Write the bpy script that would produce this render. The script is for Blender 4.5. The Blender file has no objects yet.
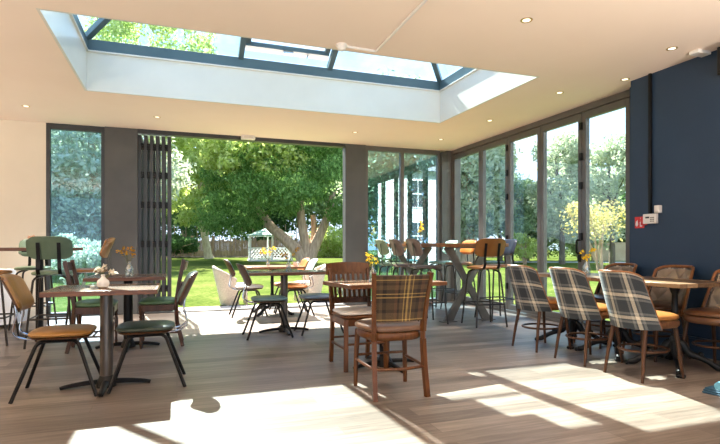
import bpy, bmesh, math, random
import numpy as np
from mathutils import Vector, Matrix
random.seed(7)
rng = np.random.default_rng(11)
S = bpy.context.scene
C = S.collection
PI = math.pi
H = 3.05            # ceiling height
YB = 9.17           # inner face of the garden wall
XR = 5.24           # plane of the glazed right wall
XN = 5.0            # navy wall

# ------------------------------------------------------------------ materials
def mat(name):
    m = bpy.data.materials.new(name); m.use_nodes = True
    nt = m.node_tree; b = nt.nodes['Principled BSDF']
    return m, nt, b
def N(nt, t, **kw):
    n = nt.nodes.new(t)
    for k, v in kw.items():
        if k in n.inputs: n.inputs[k].default_value = v
        else: setattr(n, k, v)
    return n
def ramp(nt, stops, interp='LINEAR'):
    r = nt.nodes.new('ShaderNodeValToRGB'); r.color_ramp.interpolation = interp
    e = r.color_ramp.elements
    while len(e) < len(stops): e.new(0.5)
    for q, (p, c) in zip(e, stops):
        q.position = p; q.color = (c[0], c[1], c[2], 1)
    return r
def coords(nt, scale=(1, 1, 1), kind='Object', rot=(0, 0, 0)):
    tc = nt.nodes.new('ShaderNodeTexCoord'); mp = nt.nodes.new('ShaderNodeMapping')
    mp.inputs['Scale'].default_value = scale; mp.inputs['Rotation'].default_value = rot
    nt.links.new(tc.outputs[kind], mp.inputs[0]); return mp.outputs[0]
def noisy(name, c1, c2, scale=8, rough=.5, metal=0, bump=0, stretch=(1, 1, 1), detail=4, kind='Object', spec=.5, bscale=None):
    m, nt, b = mat(name); L = nt.links.new
    v = coords(nt, stretch, kind)
    n = N(nt, 'ShaderNodeTexNoise', Scale=scale, Detail=detail); L(v, n.inputs['Vector'])
    r = ramp(nt, [(.3, c1), (.7, c2)]); L(n.outputs[0], r.inputs[0]); L(r.outputs[0], b.inputs['Base Color'])
    b.inputs['Roughness'].default_value = rough; b.inputs['Metallic'].default_value = metal
    b.inputs['Specular IOR Level'].default_value = spec
    if bump:
        n2 = n
        if bscale:
            n2 = N(nt, 'ShaderNodeTexNoise', Scale=bscale, Detail=3); L(v, n2.inputs['Vector'])
        bp = N(nt, 'ShaderNodeBump', Strength=bump, Distance=.01); L(n2.outputs[0], bp.inputs['Height']); L(bp.outputs[0], b.inputs['Normal'])
    return m
def woody(name, dark, mid, light, axis='x', rough=.45, scale=1.0, spec=.5):
    m, nt, b = mat(name); L = nt.links.new
    st = {'x': (1.2, 14, 14), 'y': (14, 1.2, 14), 'z': (14, 14, 1.2)}[axis]
    v = coords(nt, tuple(scale*q for q in st))
    n = N(nt, 'ShaderNodeTexNoise', Scale=2.2, Detail=6, Roughness=.65, Distortion=.6); L(v, n.inputs['Vector'])
    r = ramp(nt, [(.28, dark), (.5, mid), (.74, light)]); L(n.outputs[0], r.inputs[0])
    L(r.outputs[0], b.inputs['Base Color']); b.inputs['Roughness'].default_value = rough
    b.inputs['Specular IOR Level'].default_value = spec
    bp = N(nt, 'ShaderNodeBump', Strength=.12, Distance=.004); L(n.outputs[0], bp.inputs['Height']); L(bp.outputs[0], b.inputs['Normal'])
    return m
def planky(name, dark, mid, light, bw, bh, rot=0, rough=.4, mortar=(.08, .06, .05), gap=.003, spec=.5, tone=.35):
    m, nt, b = mat(name); L = nt.links.new
    v = coords(nt, (1, 1, 1), 'Object', (0, 0, rot))
    br = N(nt, 'ShaderNodeTexBrick', Scale=1.0); L(v, br.inputs['Vector'])
    br.inputs['Brick Width'].default_value = bw; br.inputs['Row Height'].default_value = bh
    br.inputs['Mortar Size'].default_value = gap; br.inputs['Color1'].default_value = (0, 0, 0, 1)
    br.inputs['Color2'].default_value = (1, 1, 1, 1); br.inputs['Mortar'].default_value = (.5, .5, .5, 1)
    br.offset = .37
    mp = N(nt, 'ShaderNodeMapping'); mp.inputs['Scale'].default_value = (1.0, 16, 16); L(v, mp.inputs[0])
    n = N(nt, 'ShaderNodeTexNoise', Scale=2.0, Detail=7, Roughness=.7, Distortion=.5); L(mp.outputs[0], n.inputs['Vector'])
    mx = N(nt, 'ShaderNodeMath', operation='MULTIPLY_ADD'); mx.inputs[1].default_value = tone
    L(br.outputs['Color'], mx.inputs[0])
    sub = N(nt, 'ShaderNodeMath', operation='MULTIPLY_ADD'); sub.inputs[1].default_value = 1.0; sub.inputs[2].default_value = -tone*.5
    L(n.outputs[0], sub.inputs[0]); L(sub.outputs[0], mx.inputs[2])
    r = ramp(nt, [(.25, dark), (.5, mid), (.78, light)]); L(mx.outputs[0], r.inputs[0])
    mm = N(nt, 'ShaderNodeMixRGB'); L(br.outputs['Fac'], mm.inputs[0]); L(r.outputs[0], mm.inputs[1]); mm.inputs[2].default_value = (*mortar, 1)
    L(mm.outputs[0], b.inputs['Base Color']); b.inputs['Roughness'].default_value = rough
    b.inputs['Specular IOR Level'].default_value = spec
    bp = N(nt, 'ShaderNodeBump', Strength=.08, Distance=.004); L(n.outputs[0], bp.inputs['Height']); L(bp.outputs[0], b.inputs['Normal'])
    return m
def plaid(name, base, usteps, vsteps, reps=(1, 1), rough=.9):
    """woven check: two stripe ramps over the UVs of the panel"""
    m, nt, b = mat(name); L = nt.links.new
    tc = nt.nodes.new('ShaderNodeUVMap'); sp = nt.nodes.new('ShaderNodeSeparateXYZ'); L(tc.outputs[0], sp.inputs[0])
    outs = []
    for k, (st, rp) in enumerate(((usteps, reps[0]), (vsteps, reps[1]))):
        mu = N(nt, 'ShaderNodeMath', operation='MULTIPLY'); mu.inputs[1].default_value = rp
        fr = N(nt, 'ShaderNodeMath', operation='FRACT'); L(sp.outputs[k], mu.inputs[0]); L(mu.outputs[0], fr.inputs[0])
        r = ramp(nt, st, 'CONSTANT'); L(fr.outputs[0], r.inputs[0]); outs.append(r)
    mx = N(nt, 'ShaderNodeMixRGB'); mx.inputs[0].default_value = .5
    L(outs[0].outputs[0], mx.inputs[1]); L(outs[1].outputs[0], mx.inputs[2])
    n = N(nt, 'ShaderNodeTexNoise', Scale=180, Detail=2); v = coords(nt); L(v, n.inputs['Vector'])
    rr = ramp(nt, [(.3, (.78,)*3), (.7, (1.12,)*3)]); L(n.outputs[0], rr.inputs[0])
    ml = N(nt, 'ShaderNodeMixRGB', blend_type='MULTIPLY'); ml.inputs[0].default_value = 1
    L(mx.outputs[0], ml.inputs[1]); L(rr.outputs[0], ml.inputs[2]); L(ml.outputs[0], b.inputs['Base Color'])
    b.inputs['Roughness'].default_value = rough; b.inputs['Sheen Weight'].default_value = .15
    return m
def glassy(name, tint, refl=1.0, f0=.04):
    m = bpy.data.materials.new(name); m.use_nodes = True; nt = m.node_tree; nt.nodes.clear(); L = nt.links.new
    o = nt.nodes.new('ShaderNodeOutputMaterial'); t = nt.nodes.new('ShaderNodeBsdfTransparent'); g = nt.nodes.new('ShaderNodeBsdfGlossy')
    t.inputs[0].default_value = (*tint, 1); g.inputs['Roughness'].default_value = 0.0; g.inputs[0].default_value = (.9, .95, 1, 1)
    lw = nt.nodes.new('ShaderNodeLayerWeight'); lw.inputs[0].default_value = .5
    pw = N(nt, 'ShaderNodeMath', operation='POWER'); pw.inputs[1].default_value = 4.0; L(lw.outputs['Facing'], pw.inputs[0])
    ma = N(nt, 'ShaderNodeMath', operation='MULTIPLY_ADD'); ma.inputs[1].default_value = .8*refl; ma.inputs[2].default_value = f0
    ma.use_clamp = True
    L(pw.outputs[0], ma.inputs[0])
    mx = nt.nodes.new('ShaderNodeMixShader'); L(ma.outputs[0], mx.inputs[0]); L(t.outputs[0], mx.inputs[1]); L(g.outputs[0], mx.inputs[2])
    L(mx.outputs[0], o.inputs[0]); return m
def leafy(name, c1, c2, c3, trans=.45):
    m = bpy.data.materials.new(name); m.use_nodes = True; nt = m.node_tree; nt.nodes.clear(); L = nt.links.new
    o = nt.nodes.new('ShaderNodeOutputMaterial'); ge = nt.nodes.new('ShaderNodeNewGeometry')
    r = ramp(nt, [(0, c1), (.5, c2), (1, c3)]); L(ge.outputs['Random Per Island'], r.inputs[0])
    d = nt.nodes.new('ShaderNodeBsdfDiffuse'); t = nt.nodes.new('ShaderNodeBsdfTranslucent'); L(r.outputs[0], d.inputs[0]); L(r.outputs[0], t.inputs[0])
    mx = nt.nodes.new('ShaderNodeMixShader'); mx.inputs[0].default_value = trans; L(d.outputs[0], mx.inputs[1]); L(t.outputs[0], mx.inputs[2]); L(mx.outputs[0], o.inputs[0])
    return m
def lamp_mat(name, col, st):
    m = bpy.data.materials.new(name); m.use_nodes = True; nt = m.node_tree; b = nt.nodes['Principled BSDF']
    b.inputs['Emission Color'].default_value = (*col, 1); b.inputs['Emission Strength'].default_value = st
    return m

M = {}
M['floor'] = planky('oak_plank_floor', (.092, .073, .060), (.180, .146, .120), (.30, .25, .208), 1.5, .16, 0, .38, (.13, .10, .08), .0025, .45, .3)
M['ceiling'] = noisy('ceiling_paint', (.90, .775, .665), (.92, .795, .685), 2, .85, bump=.02, bscale=60)
M['cream'] = noisy('cream_wall_paint', (.74, .68, .57), (.77, .71, .60), 3, .8, bump=.02, bscale=80)
M['white'] = noisy('white_paint', (.68, .665, .60), (.72, .705, .64), 3, .3, bump=.01, bscale=60)
M['navy'] = noisy('navy_wall_paint', (.013, .036, .078), (.017, .043, .09), 2.5, .55, bump=.03, bscale=50)
M['navytrim'] = noisy('navy_gloss_paint', (.022, .048, .092), (.03, .06, .11), 4, .28)
M['frame'] = noisy('grey_window_frame', (.10, .094, .088), (.125, .118, .11), 5, .38)
M['panel'] = noisy('grey_wall_panel', (.070, .070, .069), (.085, .085, .083), 4, .45)
M['frame_dark'] = noisy('dark_frame', (.030, .032, .034), (.04, .042, .045), 5, .35)
M['lantern'] = noisy('blue_grey_rooflight_frame', (.060, .105, .125), (.075, .125, .145), 4, .3)
M['black'] = noisy('black_metal', (.005, .005, .005), (.009, .008, .008), 10, .4, .0, spec=.25)
M['iron'] = noisy('cast_iron', (.006, .006, .006), (.013, .013, .013), 20, .45, .0, spec=.3, bump=.15, bscale=60)
M['steel'] = noisy('brushed_grey_steel', (.10, .085, .073), (.19, .165, .145), 6, .33, .85, stretch=(8, 8, .6))
M['gunmetal'] = noisy('grey_painted_steel', (.11, .098, .088), (.17, .155, .14), 5, .4, .5)
M['bronze'] = noisy('dark_bronze_tube', (.022, .018, .015), (.04, .033, .028), 8, .35, .4)
M['chrome'] = noisy('chrome', (.42, .42, .43), (.52, .52, .53), 5, .12, 1.0)
M['mustard'] = noisy('mustard_leather', (.27, .130, .030), (.35, .175, .045), 9, .38, bump=.12, bscale=90)
M['tan'] = noisy('tan_leather', (.26, .105, .025), (.34, .145, .037), 9, .4, bump=.12, bscale=90)
M['orange'] = noisy('orange_leather', (.45, .14, .02), (.54, .18, .03), 9, .4, bump=.1, bscale=90)
M['saddle'] = noisy('saddle_brown_leather', (.125, .065, .036), (.18, .10, .06), 9, .35, bump=.12, bscale=90)
M['brownleather'] = noisy('worn_brown_leather', (.10, .066, .05), (.17, .12, .095), 9, .4, bump=.12, bscale=90)
M['green'] = noisy('green_leather', (.045, .11, .05), (.07, .15, .072), 9, .4, bump=.1, bscale=90)
M['greysage'] = noisy('grey_green_leather', (.115, .18, .12), (.15, .22, .155), 9, .45, bump=.1, bscale=90)
M['darkgreen'] = noisy('dark_green_leather', (.022, .036, .028), (.036, .055, .042), 9, .35, bump=.1, bscale=90)
M['sage'] = noisy('sage_leather', (.13, .20, .115), (.18, .25, .155), 9, .4, bump=.1, bscale=90)
M['mint'] = noisy('mint_leather', (.33, .52, .44), (.42, .60, .52), 9, .4, bump=.1, bscale=90)
M['teal'] = noisy('grey_teal_leather', (.10, .165, .15), (.14, .21, .195), 9, .4, bump=.1, bscale=90)
M['bluegrey'] = noisy('blue_grey_leather', (.11, .155, .20), (.15, .20, .25), 9, .4, bump=.1, bscale=90)
M['navyleather'] = noisy('navy_leather', (.025, .035, .06), (.04, .052, .085), 9, .4, bump=.1, bscale=90)
M['beige'] = noisy('beige_quilted_leather', (.19, .145, .10), (.25, .195, .135), 9, .45, bump=.1, bscale=90)
M['whitepad'] = noisy('off_white_seat_pad', (.64, .62, .59), (.74, .72, .69), 12, .6, bump=.1, bscale=60)
M['chairwood'] = woody('chair_wood', (.060, .019, .0045), (.105, .036, .009), (.16, .060, .016), 'z', .38, 1.0, .35)
M['darkwood'] = woody('dark_chair_wood', (.035, .014, .007), (.06, .024, .011), (.09, .038, .017), 'z', .35)
M['legwood'] = woody('walnut_leg', (.038, .015, .006), (.066, .027, .011), (.10, .044, .019), 'z', .4, 1.0, .3)
M['bentply'] = woody('bent_plywood_rim', (.13, .048, .014), (.20, .075, .022), (.27, .11, .034), 'z', .38, 1.0, .35)
M['seatply'] = woody('brown_seat_shell', (.075, .032, .014), (.12, .053, .023), (.17, .08, .036), 'x', .3)
M['tabletop'] = planky('reclaimed_table_top', (.085, .043, .023), (.16, .088, .048), (.26, .16, .095), 3.0, .115, 0, .24, (.05, .03, .02), .003, .7, .45)
M['tableedge'] = woody('table_edge_wood', (.075, .027, .011), (.135, .052, .021), (.20, .086, .036), 'x', .35)
M['longtop'] = planky('pale_reclaimed_top', (.13, .068, .03), (.24, .135, .065), (.38, .24, .13), 3.0, .13, PI/2, .28, (.07, .04, .02), .004, .6, .6)
M['bartop'] = woody('bar_top_wood', (.15, .057, .02), (.24, .095, .034), (.33, .145, .055), 'y', .3)
W3 = (.36, .34, .29); G1 = (.027, .035, .043); G2 = (.060, .070, .080); G3 = (.19, .195, .19); CR = (.68, .61, .48)
M['greyplaid'] = plaid('grey_cream_check', G1,
    [(0, G1), (.27, G3), (.37, G2), (.44, CR), (.60, G2), (.67, G3), (.77, G1)],
    [(0, G1), (.27, G3), (.37, G2), (.44, CR), (.58, G2), (.65, G3), (.75, G1)], (3.3, 2.5))
B1 = (.060, .036, .016); B2 = (.092, .058, .026); YL = (.48, .33, .10); DK = (.012, .008, .006); RD = (.11, .05, .022)
M['brownplaid'] = plaid('brown_mustard_check', B1,
    [(0, B1), (.06, B2), (.12, DK), (.19, B1), (.34, RD), (.40, DK), (.44, B2), (.515, YL), (.535, B1), (.575, YL), (.615, B2), (.67, YL), (.69, B1), (.78, DK), (.85, RD), (.92, B1)],
    [(0, B1), (.03, YL), (.055, B2), (.20, DK), (.27, B1), (.42, DK), (.52, YL), (.545, DK), (.60, YL), (.62, DK), (.70, B2), (.80, DK), (.85, B1), (.90, YL), (.92, B1)])
M['glass'] = glassy('clear_glazing', (.93, .97, .96), .25, .02)
M['tintglass'] = glassy('blue_tinted_glazing', (.62, .82, .94), 1.0, .26)
M['softglass'] = glassy('faint_blue_glazing', (.72, .87, 1.0), .12, .03)
M['roofglass'] = glassy('rooflight_glazing', (.86, .95, .97), .7, .04)
M['bottleglass'] = glassy('bottle_glass', (.92, .95, .95), .9, .16)
M['ceramic'] = noisy('white_ceramic', (.78, .76, .72), (.84, .82, .78), 6, .2)
M['plastic'] = noisy('white_plastic', (.76, .75, .72), (.80, .79, .76), 6, .4)
M['brass'] = noisy('brass_ring', (.62, .45, .18), (.70, .52, .22), 6, .3, .9)
M['red'] = noisy('red_sign', (.55, .018, .02), (.62, .025, .025), 5, .4)
M['screen'] = noisy('grey_display', (.03, .04, .05), (.05, .06, .07), 5, .2)
M['cloth'] = noisy('white_cloth', (.78, .80, .84), (.84, .86, .90), 7, .85)
M['bluefab'] = noisy('light_blue_fabric', (.10, .33, .46), (.16, .42, .55), 14, .7)
M['bluedark'] = noisy('dark_blue_fabric', (.015, .06, .10), (.025, .085, .14), 14, .7)
M['water'] = glassy('water_in_glass', (.85, .9, .9), .5, .06)
M['yellowpetal'] = leafy('yellow_petal', (.85, .52, .02), (.92, .66, .04), (.94, .74, .10), .3)
M['orangepetal'] = leafy('orange_leaf', (.45, .17, .02), (.62, .30, .03), (.70, .42, .06), .3)
M['driedpetal'] = leafy('dried_petal', (.70, .60, .44), (.78, .70, .56), (.82, .76, .66), .3)
M['pinkpetal'] = leafy('peach_petal', (.72, .42, .28), (.80, .54, .40), (.82, .62, .46), .3)
M['stem'] = noisy('flower_stem', (.12, .13, .04), (.20, .20, .07), 9, .7)
# outdoors
M['lawn'] = None
M['bark'] = noisy('tree_bark', (.30, .20, .13), (.58, .43, .29), 3, .9, bump=.5, stretch=(3, 3, .6), bscale=6)
M['darkbark'] = noisy('dark_bark', (.07, .055, .04), (.15, .12, .085), 3, .9, bump=.4, stretch=(3, 3, .6), bscale=6)
M['barkgrey'] = noisy('grey_bark', (.30, .25, .15), (.52, .45, .30), 3, .9, bump=.5, stretch=(3, 3, .6), bscale=6)
M['yew'] = leafy('conifer_leaves', (.10, .21, .055), (.18, .33, .09), (.31, .48, .16), .52)
M['lime'] = leafy('yellow_green_leaves', (.34, .44, .09), (.52, .62, .18), (.74, .80, .40), .6)
M['broad'] = leafy('mid_green_leaves', (.14, .24, .10), (.26, .38, .17), (.42, .53, .29), .55)
M['mid'] = leafy('light_green_leaves', (.20, .30, .15), (.34, .45, .25), (.52, .60, .40), .55)
M['dark'] = leafy('dark_green_leaves', (.05, .11, .045), (.09, .18, .065), (.16, .27, .10), .45)
M['pale'] = leafy('pale_silver_leaves', (.34, .42, .28), (.50, .57, .41), (.66, .70, .56), .5)
M['gold'] = leafy('golden_reflection_leaves', (.38, .33, .08), (.52, .46, .16), (.62, .56, .28), .45)
M['hedge'] = leafy('hedge_leaves', (.03, .065, .02), (.06, .11, .03), (.10, .16, .05), .3)
M['fence'] = woody('weathered_fence', (.18, .115, .07), (.30, .20, .125), (.44, .31, .21), 'z', .9, .4)
M['soil'] = noisy('bark_mulch', (.10, .065, .04), (.20, .14, .09), 8, .95)
M['gazwhite'] = noisy('white_gazebo_paint', (.78, .80, .80), (.84, .86, .86), 3, .6)
M['gazroof'] = noisy('pale_green_roof', (.22, .40, .31), (.28, .47, .38), 3, .7)
M['wicker'] = noisy('pale_wicker', (.50, .42, .35), (.66, .57, .49), 40, .8, bump=.4, bscale=90)
M['paving'] = noisy('pale_paving', (.46, .40, .36), (.56, .50, .45), 5, .85, bump=.1, bscale=30)
M['render'] = noisy('white_render', (.80, .80, .78), (.85, .85, .83), 2, .8)
M['tarmac'] = noisy('pale_tarmac', (.36, .37, .39), (.44, .45, .47), 4, .9)
M['buffwall'] = noisy('buff_wall', (.48, .36, .22), (.56, .44, .29), 2, .9)
M['rooftile'] = noisy('grey_slate', (.17, .18, .20), (.24, .25, .27), 5, .8)
m, nt, b = mat('lawn_grass'); L = nt.links.new
v = coords(nt, (1, 1, 1)); n1 = N(nt, 'ShaderNodeTexNoise', Scale=.5, Detail=5); n2 = N(nt, 'ShaderNodeTexNoise', Scale=14, Detail=3); L(v, n1.inputs['Vector']); L(v, n2.inputs['Vector'])
ad = N(nt, 'ShaderNodeMath', operation='ADD'); L(n1.outputs[0], ad.inputs[0]); L(n2.outputs[0], ad.inputs[1])
r = ramp(nt, [(.6, (.040, .066, .014)), (1.0, (.075, .105, .024)), (1.35, (.130, .145, .044))])
hv = N(nt, 'ShaderNodeMath', operation='MULTIPLY'); hv.inputs[1].default_value = .5
L(ad.outputs[0], hv.inputs[0]); L(hv.outputs[0], r.inputs[0])
for q, p in zip(r.color_ramp.elements, (.36, .5, .62)): q.position = p
L(r.outputs[0], b.inputs['Base Color']); b.inputs['Roughness'].default_value = .95; b.inputs['Specular IOR Level'].default_value = 0
bp = N(nt, 'ShaderNodeBump', Strength=.6, Distance=.03); L(n2.outputs[0], bp.inputs['Height']); L(bp.outputs[0], b.inputs['Normal'])
M['lawn'] = m

# ------------------------------------------------------------------ mesh helpers
def box(bm, x0, x1, y0, y1, z0, z1, mx=None):
    vs = [bm.verts.new((x, y, z)) for z in (z0, z1) for y in (y0, y1) for x in (x0, x1)]
    for f in ((0, 2, 3, 1), (4, 5, 7, 6), (0, 1, 5, 4), (2, 6, 7, 3), (0, 4, 6, 2), (1, 3, 7, 5)):
        bm.faces.new([vs[i] for i in f])
    if mx is not None:
        for v in vs: v.co = mx @ v.co
    return vs
def bar(bm, p, q, w, h, roll=0):
    """rectangular bar from p to q, w across x', h across y'"""
    p = Vector(p); q = Vector(q); d = q-p; l = d.length
    R = d.to_track_quat('Z', 'Y').to_matrix().to_4x4()
    mx = Matrix.Translation(p) @ R @ Matrix.Rotation(roll, 4, 'Z')
    return box(bm, -w/2, w/2, -h/2, h/2, 0, l, mx)
def smooth_path(pts, n=6, closed=False):
    P = [Vector(p) for p in pts]; out = []
    m = len(P); rng_ = range(m if closed else m-1)
    for i in rng_:
        if closed: p0, p1, p2, p3 = P[i-1], P[i], P[(i+1) % m], P[(i+2) % m]
        else: p0, p1, p2, p3 = P[max(i-1, 0)], P[i], P[i+1], P[min(i+2, m-1)]
        for k in range(n):
            t = k/n
            out.append(.5*((2*p1)+(-p0+p2)*t+(2*p0-5*p1+4*p2-p3)*t*t+(-p0+3*p1-3*p2+p3)*t*t*t))
    if not closed: out.append(P[-1])
    return out
def fillet(pts, r=.04, n=4):
    P = [Vector(p) for p in pts]; out = [P[0]]
    for i in range(1, len(P)-1):
        a = (P[i-1]-P[i]); c = (P[i+1]-P[i]); d = min(r, a.length*.45, c.length*.45)
        s = P[i]+a.normalized()*d; e = P[i]+c.normalized()*d
        for k in range(n+1):
            t = k/n; out.append((1-t)**2*s+2*t*(1-t)*P[i]+t*t*e)
    out.append(P[-1]); return out
def tube(bm, pts, r, seg=8, closed=False, flat=None):
    P = [Vector(p) for p in pts]; n = len(P)
    rs = r if isinstance(r, (list, tuple)) else [r]*n
    rings = []; ref = None
    for i in range(n):
        if closed: t = (P[(i+1) % n]-P[i-1])
        else: t = P[min(i+1, n-1)]-P[max(i-1, 0)]
        if t.length < 1e-9: t = Vector((0, 0, 1))
        t.normalize()
        if ref is None: ref = Vector((0, 0, 1)) if abs(t.z) < .9 else Vector((1, 0, 0))
        u = (ref-t*ref.dot(t)); u.normalize(); w = t.cross(u); ref = u
        k2 = 1 if flat is None else flat
        rings.append([bm.verts.new(P[i]+(u*math.cos(a)*rs[i]+w*math.sin(a)*rs[i]*k2)) for a in [2*PI*k/seg for k in range(seg)]])
    for i in range(n if closed else n-1):
        A, B = rings[i], rings[(i+1) % n]
        for k in range(seg): bm.faces.new((A[k], A[(k+1) % seg], B[(k+1) % seg], B[k]))
    if not closed:
        bm.faces.new(rings[0][::-1]); bm.faces.new(rings[-1])
def lathe(bm, prof, c=(0, 0, 0), seg=20, cap=True):
    c = Vector(c); rings = []
    for (r, z) in prof:
        rings.append([bm.verts.new(c+Vector((r*math.cos(2*PI*k/seg), r*math.sin(2*PI*k/seg), z))) for k in range(seg)])
    for A, B in zip(rings, rings[1:]):
        for k in range(seg): bm.faces.new((A[k], A[(k+1) % seg], B[(k+1) % seg], B[k]))
    if cap: bm.faces.new(rings[0][::-1]); bm.faces.new(rings[-1])
def sup(a, p):       # superellipse unit point
    c, s = math.cos(a), math.sin(a)
    return (math.copysign(abs(c)**(2/p), c), math.copysign(abs(s)**(2/p), s))
def pad(bm, w, d, z0, z1, p=4, dome=.012, seg=36, taper=None, c=(0, 0)):
    """rounded cushion, footprint a superellipse; taper scales width front to back"""
    hz = z1-z0
    levels = [(.93, z0), (.985, z0+hz*.2), (1, z0+hz*.5), (.985, z0+hz*.75), (.94, z1-hz*.05), (.84, z1+dome*.35), (.6, z1+dome*.8), (.3, z1+dome)]
    rings = []
    for s, z in levels:
        R = []
        for k in range(seg):
            x, y = sup(2*PI*k/seg, p); x *= w/2*s; y *= d/2*s
            if taper: x *= 1+taper*(y/(d/2))
            R.append(bm.verts.new((c[0]+x, c[1]+y, z)))
        rings.append(R)
    for A, B in zip(rings, rings[1:]):
        for k in range(seg): bm.faces.new((A[k], A[(k+1) % seg], B[(k+1) % seg], B[k]))
    bm.faces.new(rings[0][::-1])
    t = bm.verts.new((c[0], c[1], z1+dome)); A = rings[-1]
    for k in range(seg): bm.faces.new((A[k], A[(k+1) % seg], t))
def shell(bm, fn, th, nu=20, nv=14, edge=True):
    """solid sheet: fn(u,v)->(point); offset by th along the normal; u,v in 0..1; carries UVs"""
    uvl = bm.loops.layers.uv.verify()
    def nrm(u, v):
        e = 1e-3
        a = Vector(fn(min(u+e, 1), v))-Vector(fn(max(u-e, 0), v)); b_ = Vector(fn(u, min(v+e, 1)))-Vector(fn(u, max(v-e, 0)))
        n = a.cross(b_); return n.normalized() if n.length > 1e-12 else Vector((0, 0, 1))
    G = [[None]*(nv+1) for _ in range(nu+1)]; K = [[None]*(nv+1) for _ in range(nu+1)]
    for i in range(nu+1):
        for j in range(nv+1):
            u, v = i/nu, j/nv; p = Vector(fn(u, v)); n = nrm(u, v)
            t = th(u, v) if callable(th) else th
            G[i][j] = bm.verts.new(p); K[i][j] = bm.verts.new(p+n*t)
    def face(vs, uvs):
        f = bm.faces.new(vs)
        for l, q in zip(f.loops, uvs): l[uvl].uv = q
    for i in range(nu):
        for j in range(nv):
            q = [(i/nu, j/nv), ((i+1)/nu, j/nv), ((i+1)/nu, (j+1)/nv), (i/nu, (j+1)/nv)]
            face((G[i][j], G[i][j+1], G[i+1][j+1], G[i+1][j]), (q[0], q[3], q[2], q[1]))
            face((K[i][j], K[i+1][j], K[i+1][j+1], K[i][j+1]), q)
    for i in range(nu):
        for j, fl in ((0, 0), (nv, 1)):
            vs = (G[i][j], G[i+1][j], K[i+1][j], K[i][j])
            face(vs[::-1] if fl else vs, [(i/nu, j/nv)]*4)
    for j in range(nv):
        for i, fl in ((0, 1), (nu, 0)):
            vs = (G[i][j], G[i][j+1], K[i][j+1], K[i][j])
            face(vs[::-1] if fl else vs, [(i/nu, j/nv)]*4)
def prism(bm, poly, a, b_, plane='xy', mx=None):
    f = {'xy': lambda p, t: (p[0], p[1], t), 'xz': lambda p, t: (p[0], t, p[1]), 'yz': lambda p, t: (t, p[0], p[1])}[plane]
    A = [bm.verts.new(f(p, a)) for p in poly]; B = [bm.verts.new(f(p, b_)) for p in poly]; n = len(poly)
    bm.faces.new(A); bm.faces.new(B[::-1])
    for k in range(n): bm.faces.new((A[k], B[k], B[(k+1) % n], A[(k+1) % n]))
    if mx is not None:
        for v in A+B: v.co = mx @ v.co
def rrect(w, h, r, n=5, cx=0, cy=0):
    out = []
    for (sx, sy, a0) in ((1, 1, 0), (-1, 1, PI/2), (-1, -1, PI), (1, -1, 1.5*PI)):
        for k in range(n+1):
            a = a0+PI/2*k/n; out.append((cx+sx*(w/2-r)+r*math.cos(a), cy+sy*(h/2-r)+r*math.sin(a)))
    return out
def ball(bm, c, r, seg=12, sc=(1, 1, 1)):
    mx = Matrix.Translation(c) @ Matrix.Diagonal((r*sc[0], r*sc[1], r*sc[2], 1))
    bmesh.ops.create_uvsphere(bm, u_segments=seg, v_segments=max(6, seg//2+2), radius=1, matrix=mx)
def nb(): return bmesh.new()
def obj(name, bm, m, parent=None, loc=None, rotz=None, bevel=0, ang=38):
    bmesh.ops.recalc_face_normals(bm, faces=bm.faces)
    for e in bm.edges:
        if len(e.link_faces) != 2 or e.calc_face_angle(0) > math.radians(ang): e.smooth = False
    for f in bm.faces: f.smooth = True
    me = bpy.data.meshes.new(name); bm.to_mesh(me); bm.free()
    me.materials.append(m)
    o = bpy.data.objects.new(name, me); C.objects.link(o)
    if parent: o.parent = parent
    if loc: o.location = loc
    if rotz is not None: o.rotation_euler = (0, 0, rotz)
    if bevel:
        md = o.modifiers.new('bevel', 'BEVEL'); md.width = bevel; md.segments = 2; md.limit_method = 'ANGLE'; md.angle_limit = math.radians(40)
    return o
def thing(name, label, cat, loc=(0, 0, 0), rotz=0, group=None):
    o = bpy.data.objects.new(name, None); C.objects.link(o); o.empty_display_size = .1
    o.location = loc; o.rotation_euler = (0, 0, rotz); tag(o, label, cat, group); return o
def tag(o, label, cat, group=None):
    o['label'] = label; o['category'] = cat
    if group: o['group'] = group
    return o
def struct(o): o['kind'] = 'structure'; return o
def sempty(name):
    o = bpy.data.objects.new(name, None); C.objects.link(o); return struct(o)
def dup(root, loc, rotz, label, group=None):
    r_ = root.copy(); C.objects.link(r_); r_.location = loc; r_.rotation_euler = (0, 0, rotz); r_['label'] = label
    if group: r_['group'] = group
    for ch in list(root.children):
        if ch.type == 'LIGHT': continue
        c = ch.copy(); C.objects.link(c); c.parent = r_
        for g in ch.children:
            d = g.copy(); C.objects.link(d); d.parent = c
    return r_
def recolor(root, names, m):
    for ch in root.children:
        for o in [ch]+list(ch.children):
            if o.name.split('.')[0] in names:
                o.data = o.data.copy(); o.data.materials[0] = m

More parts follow.
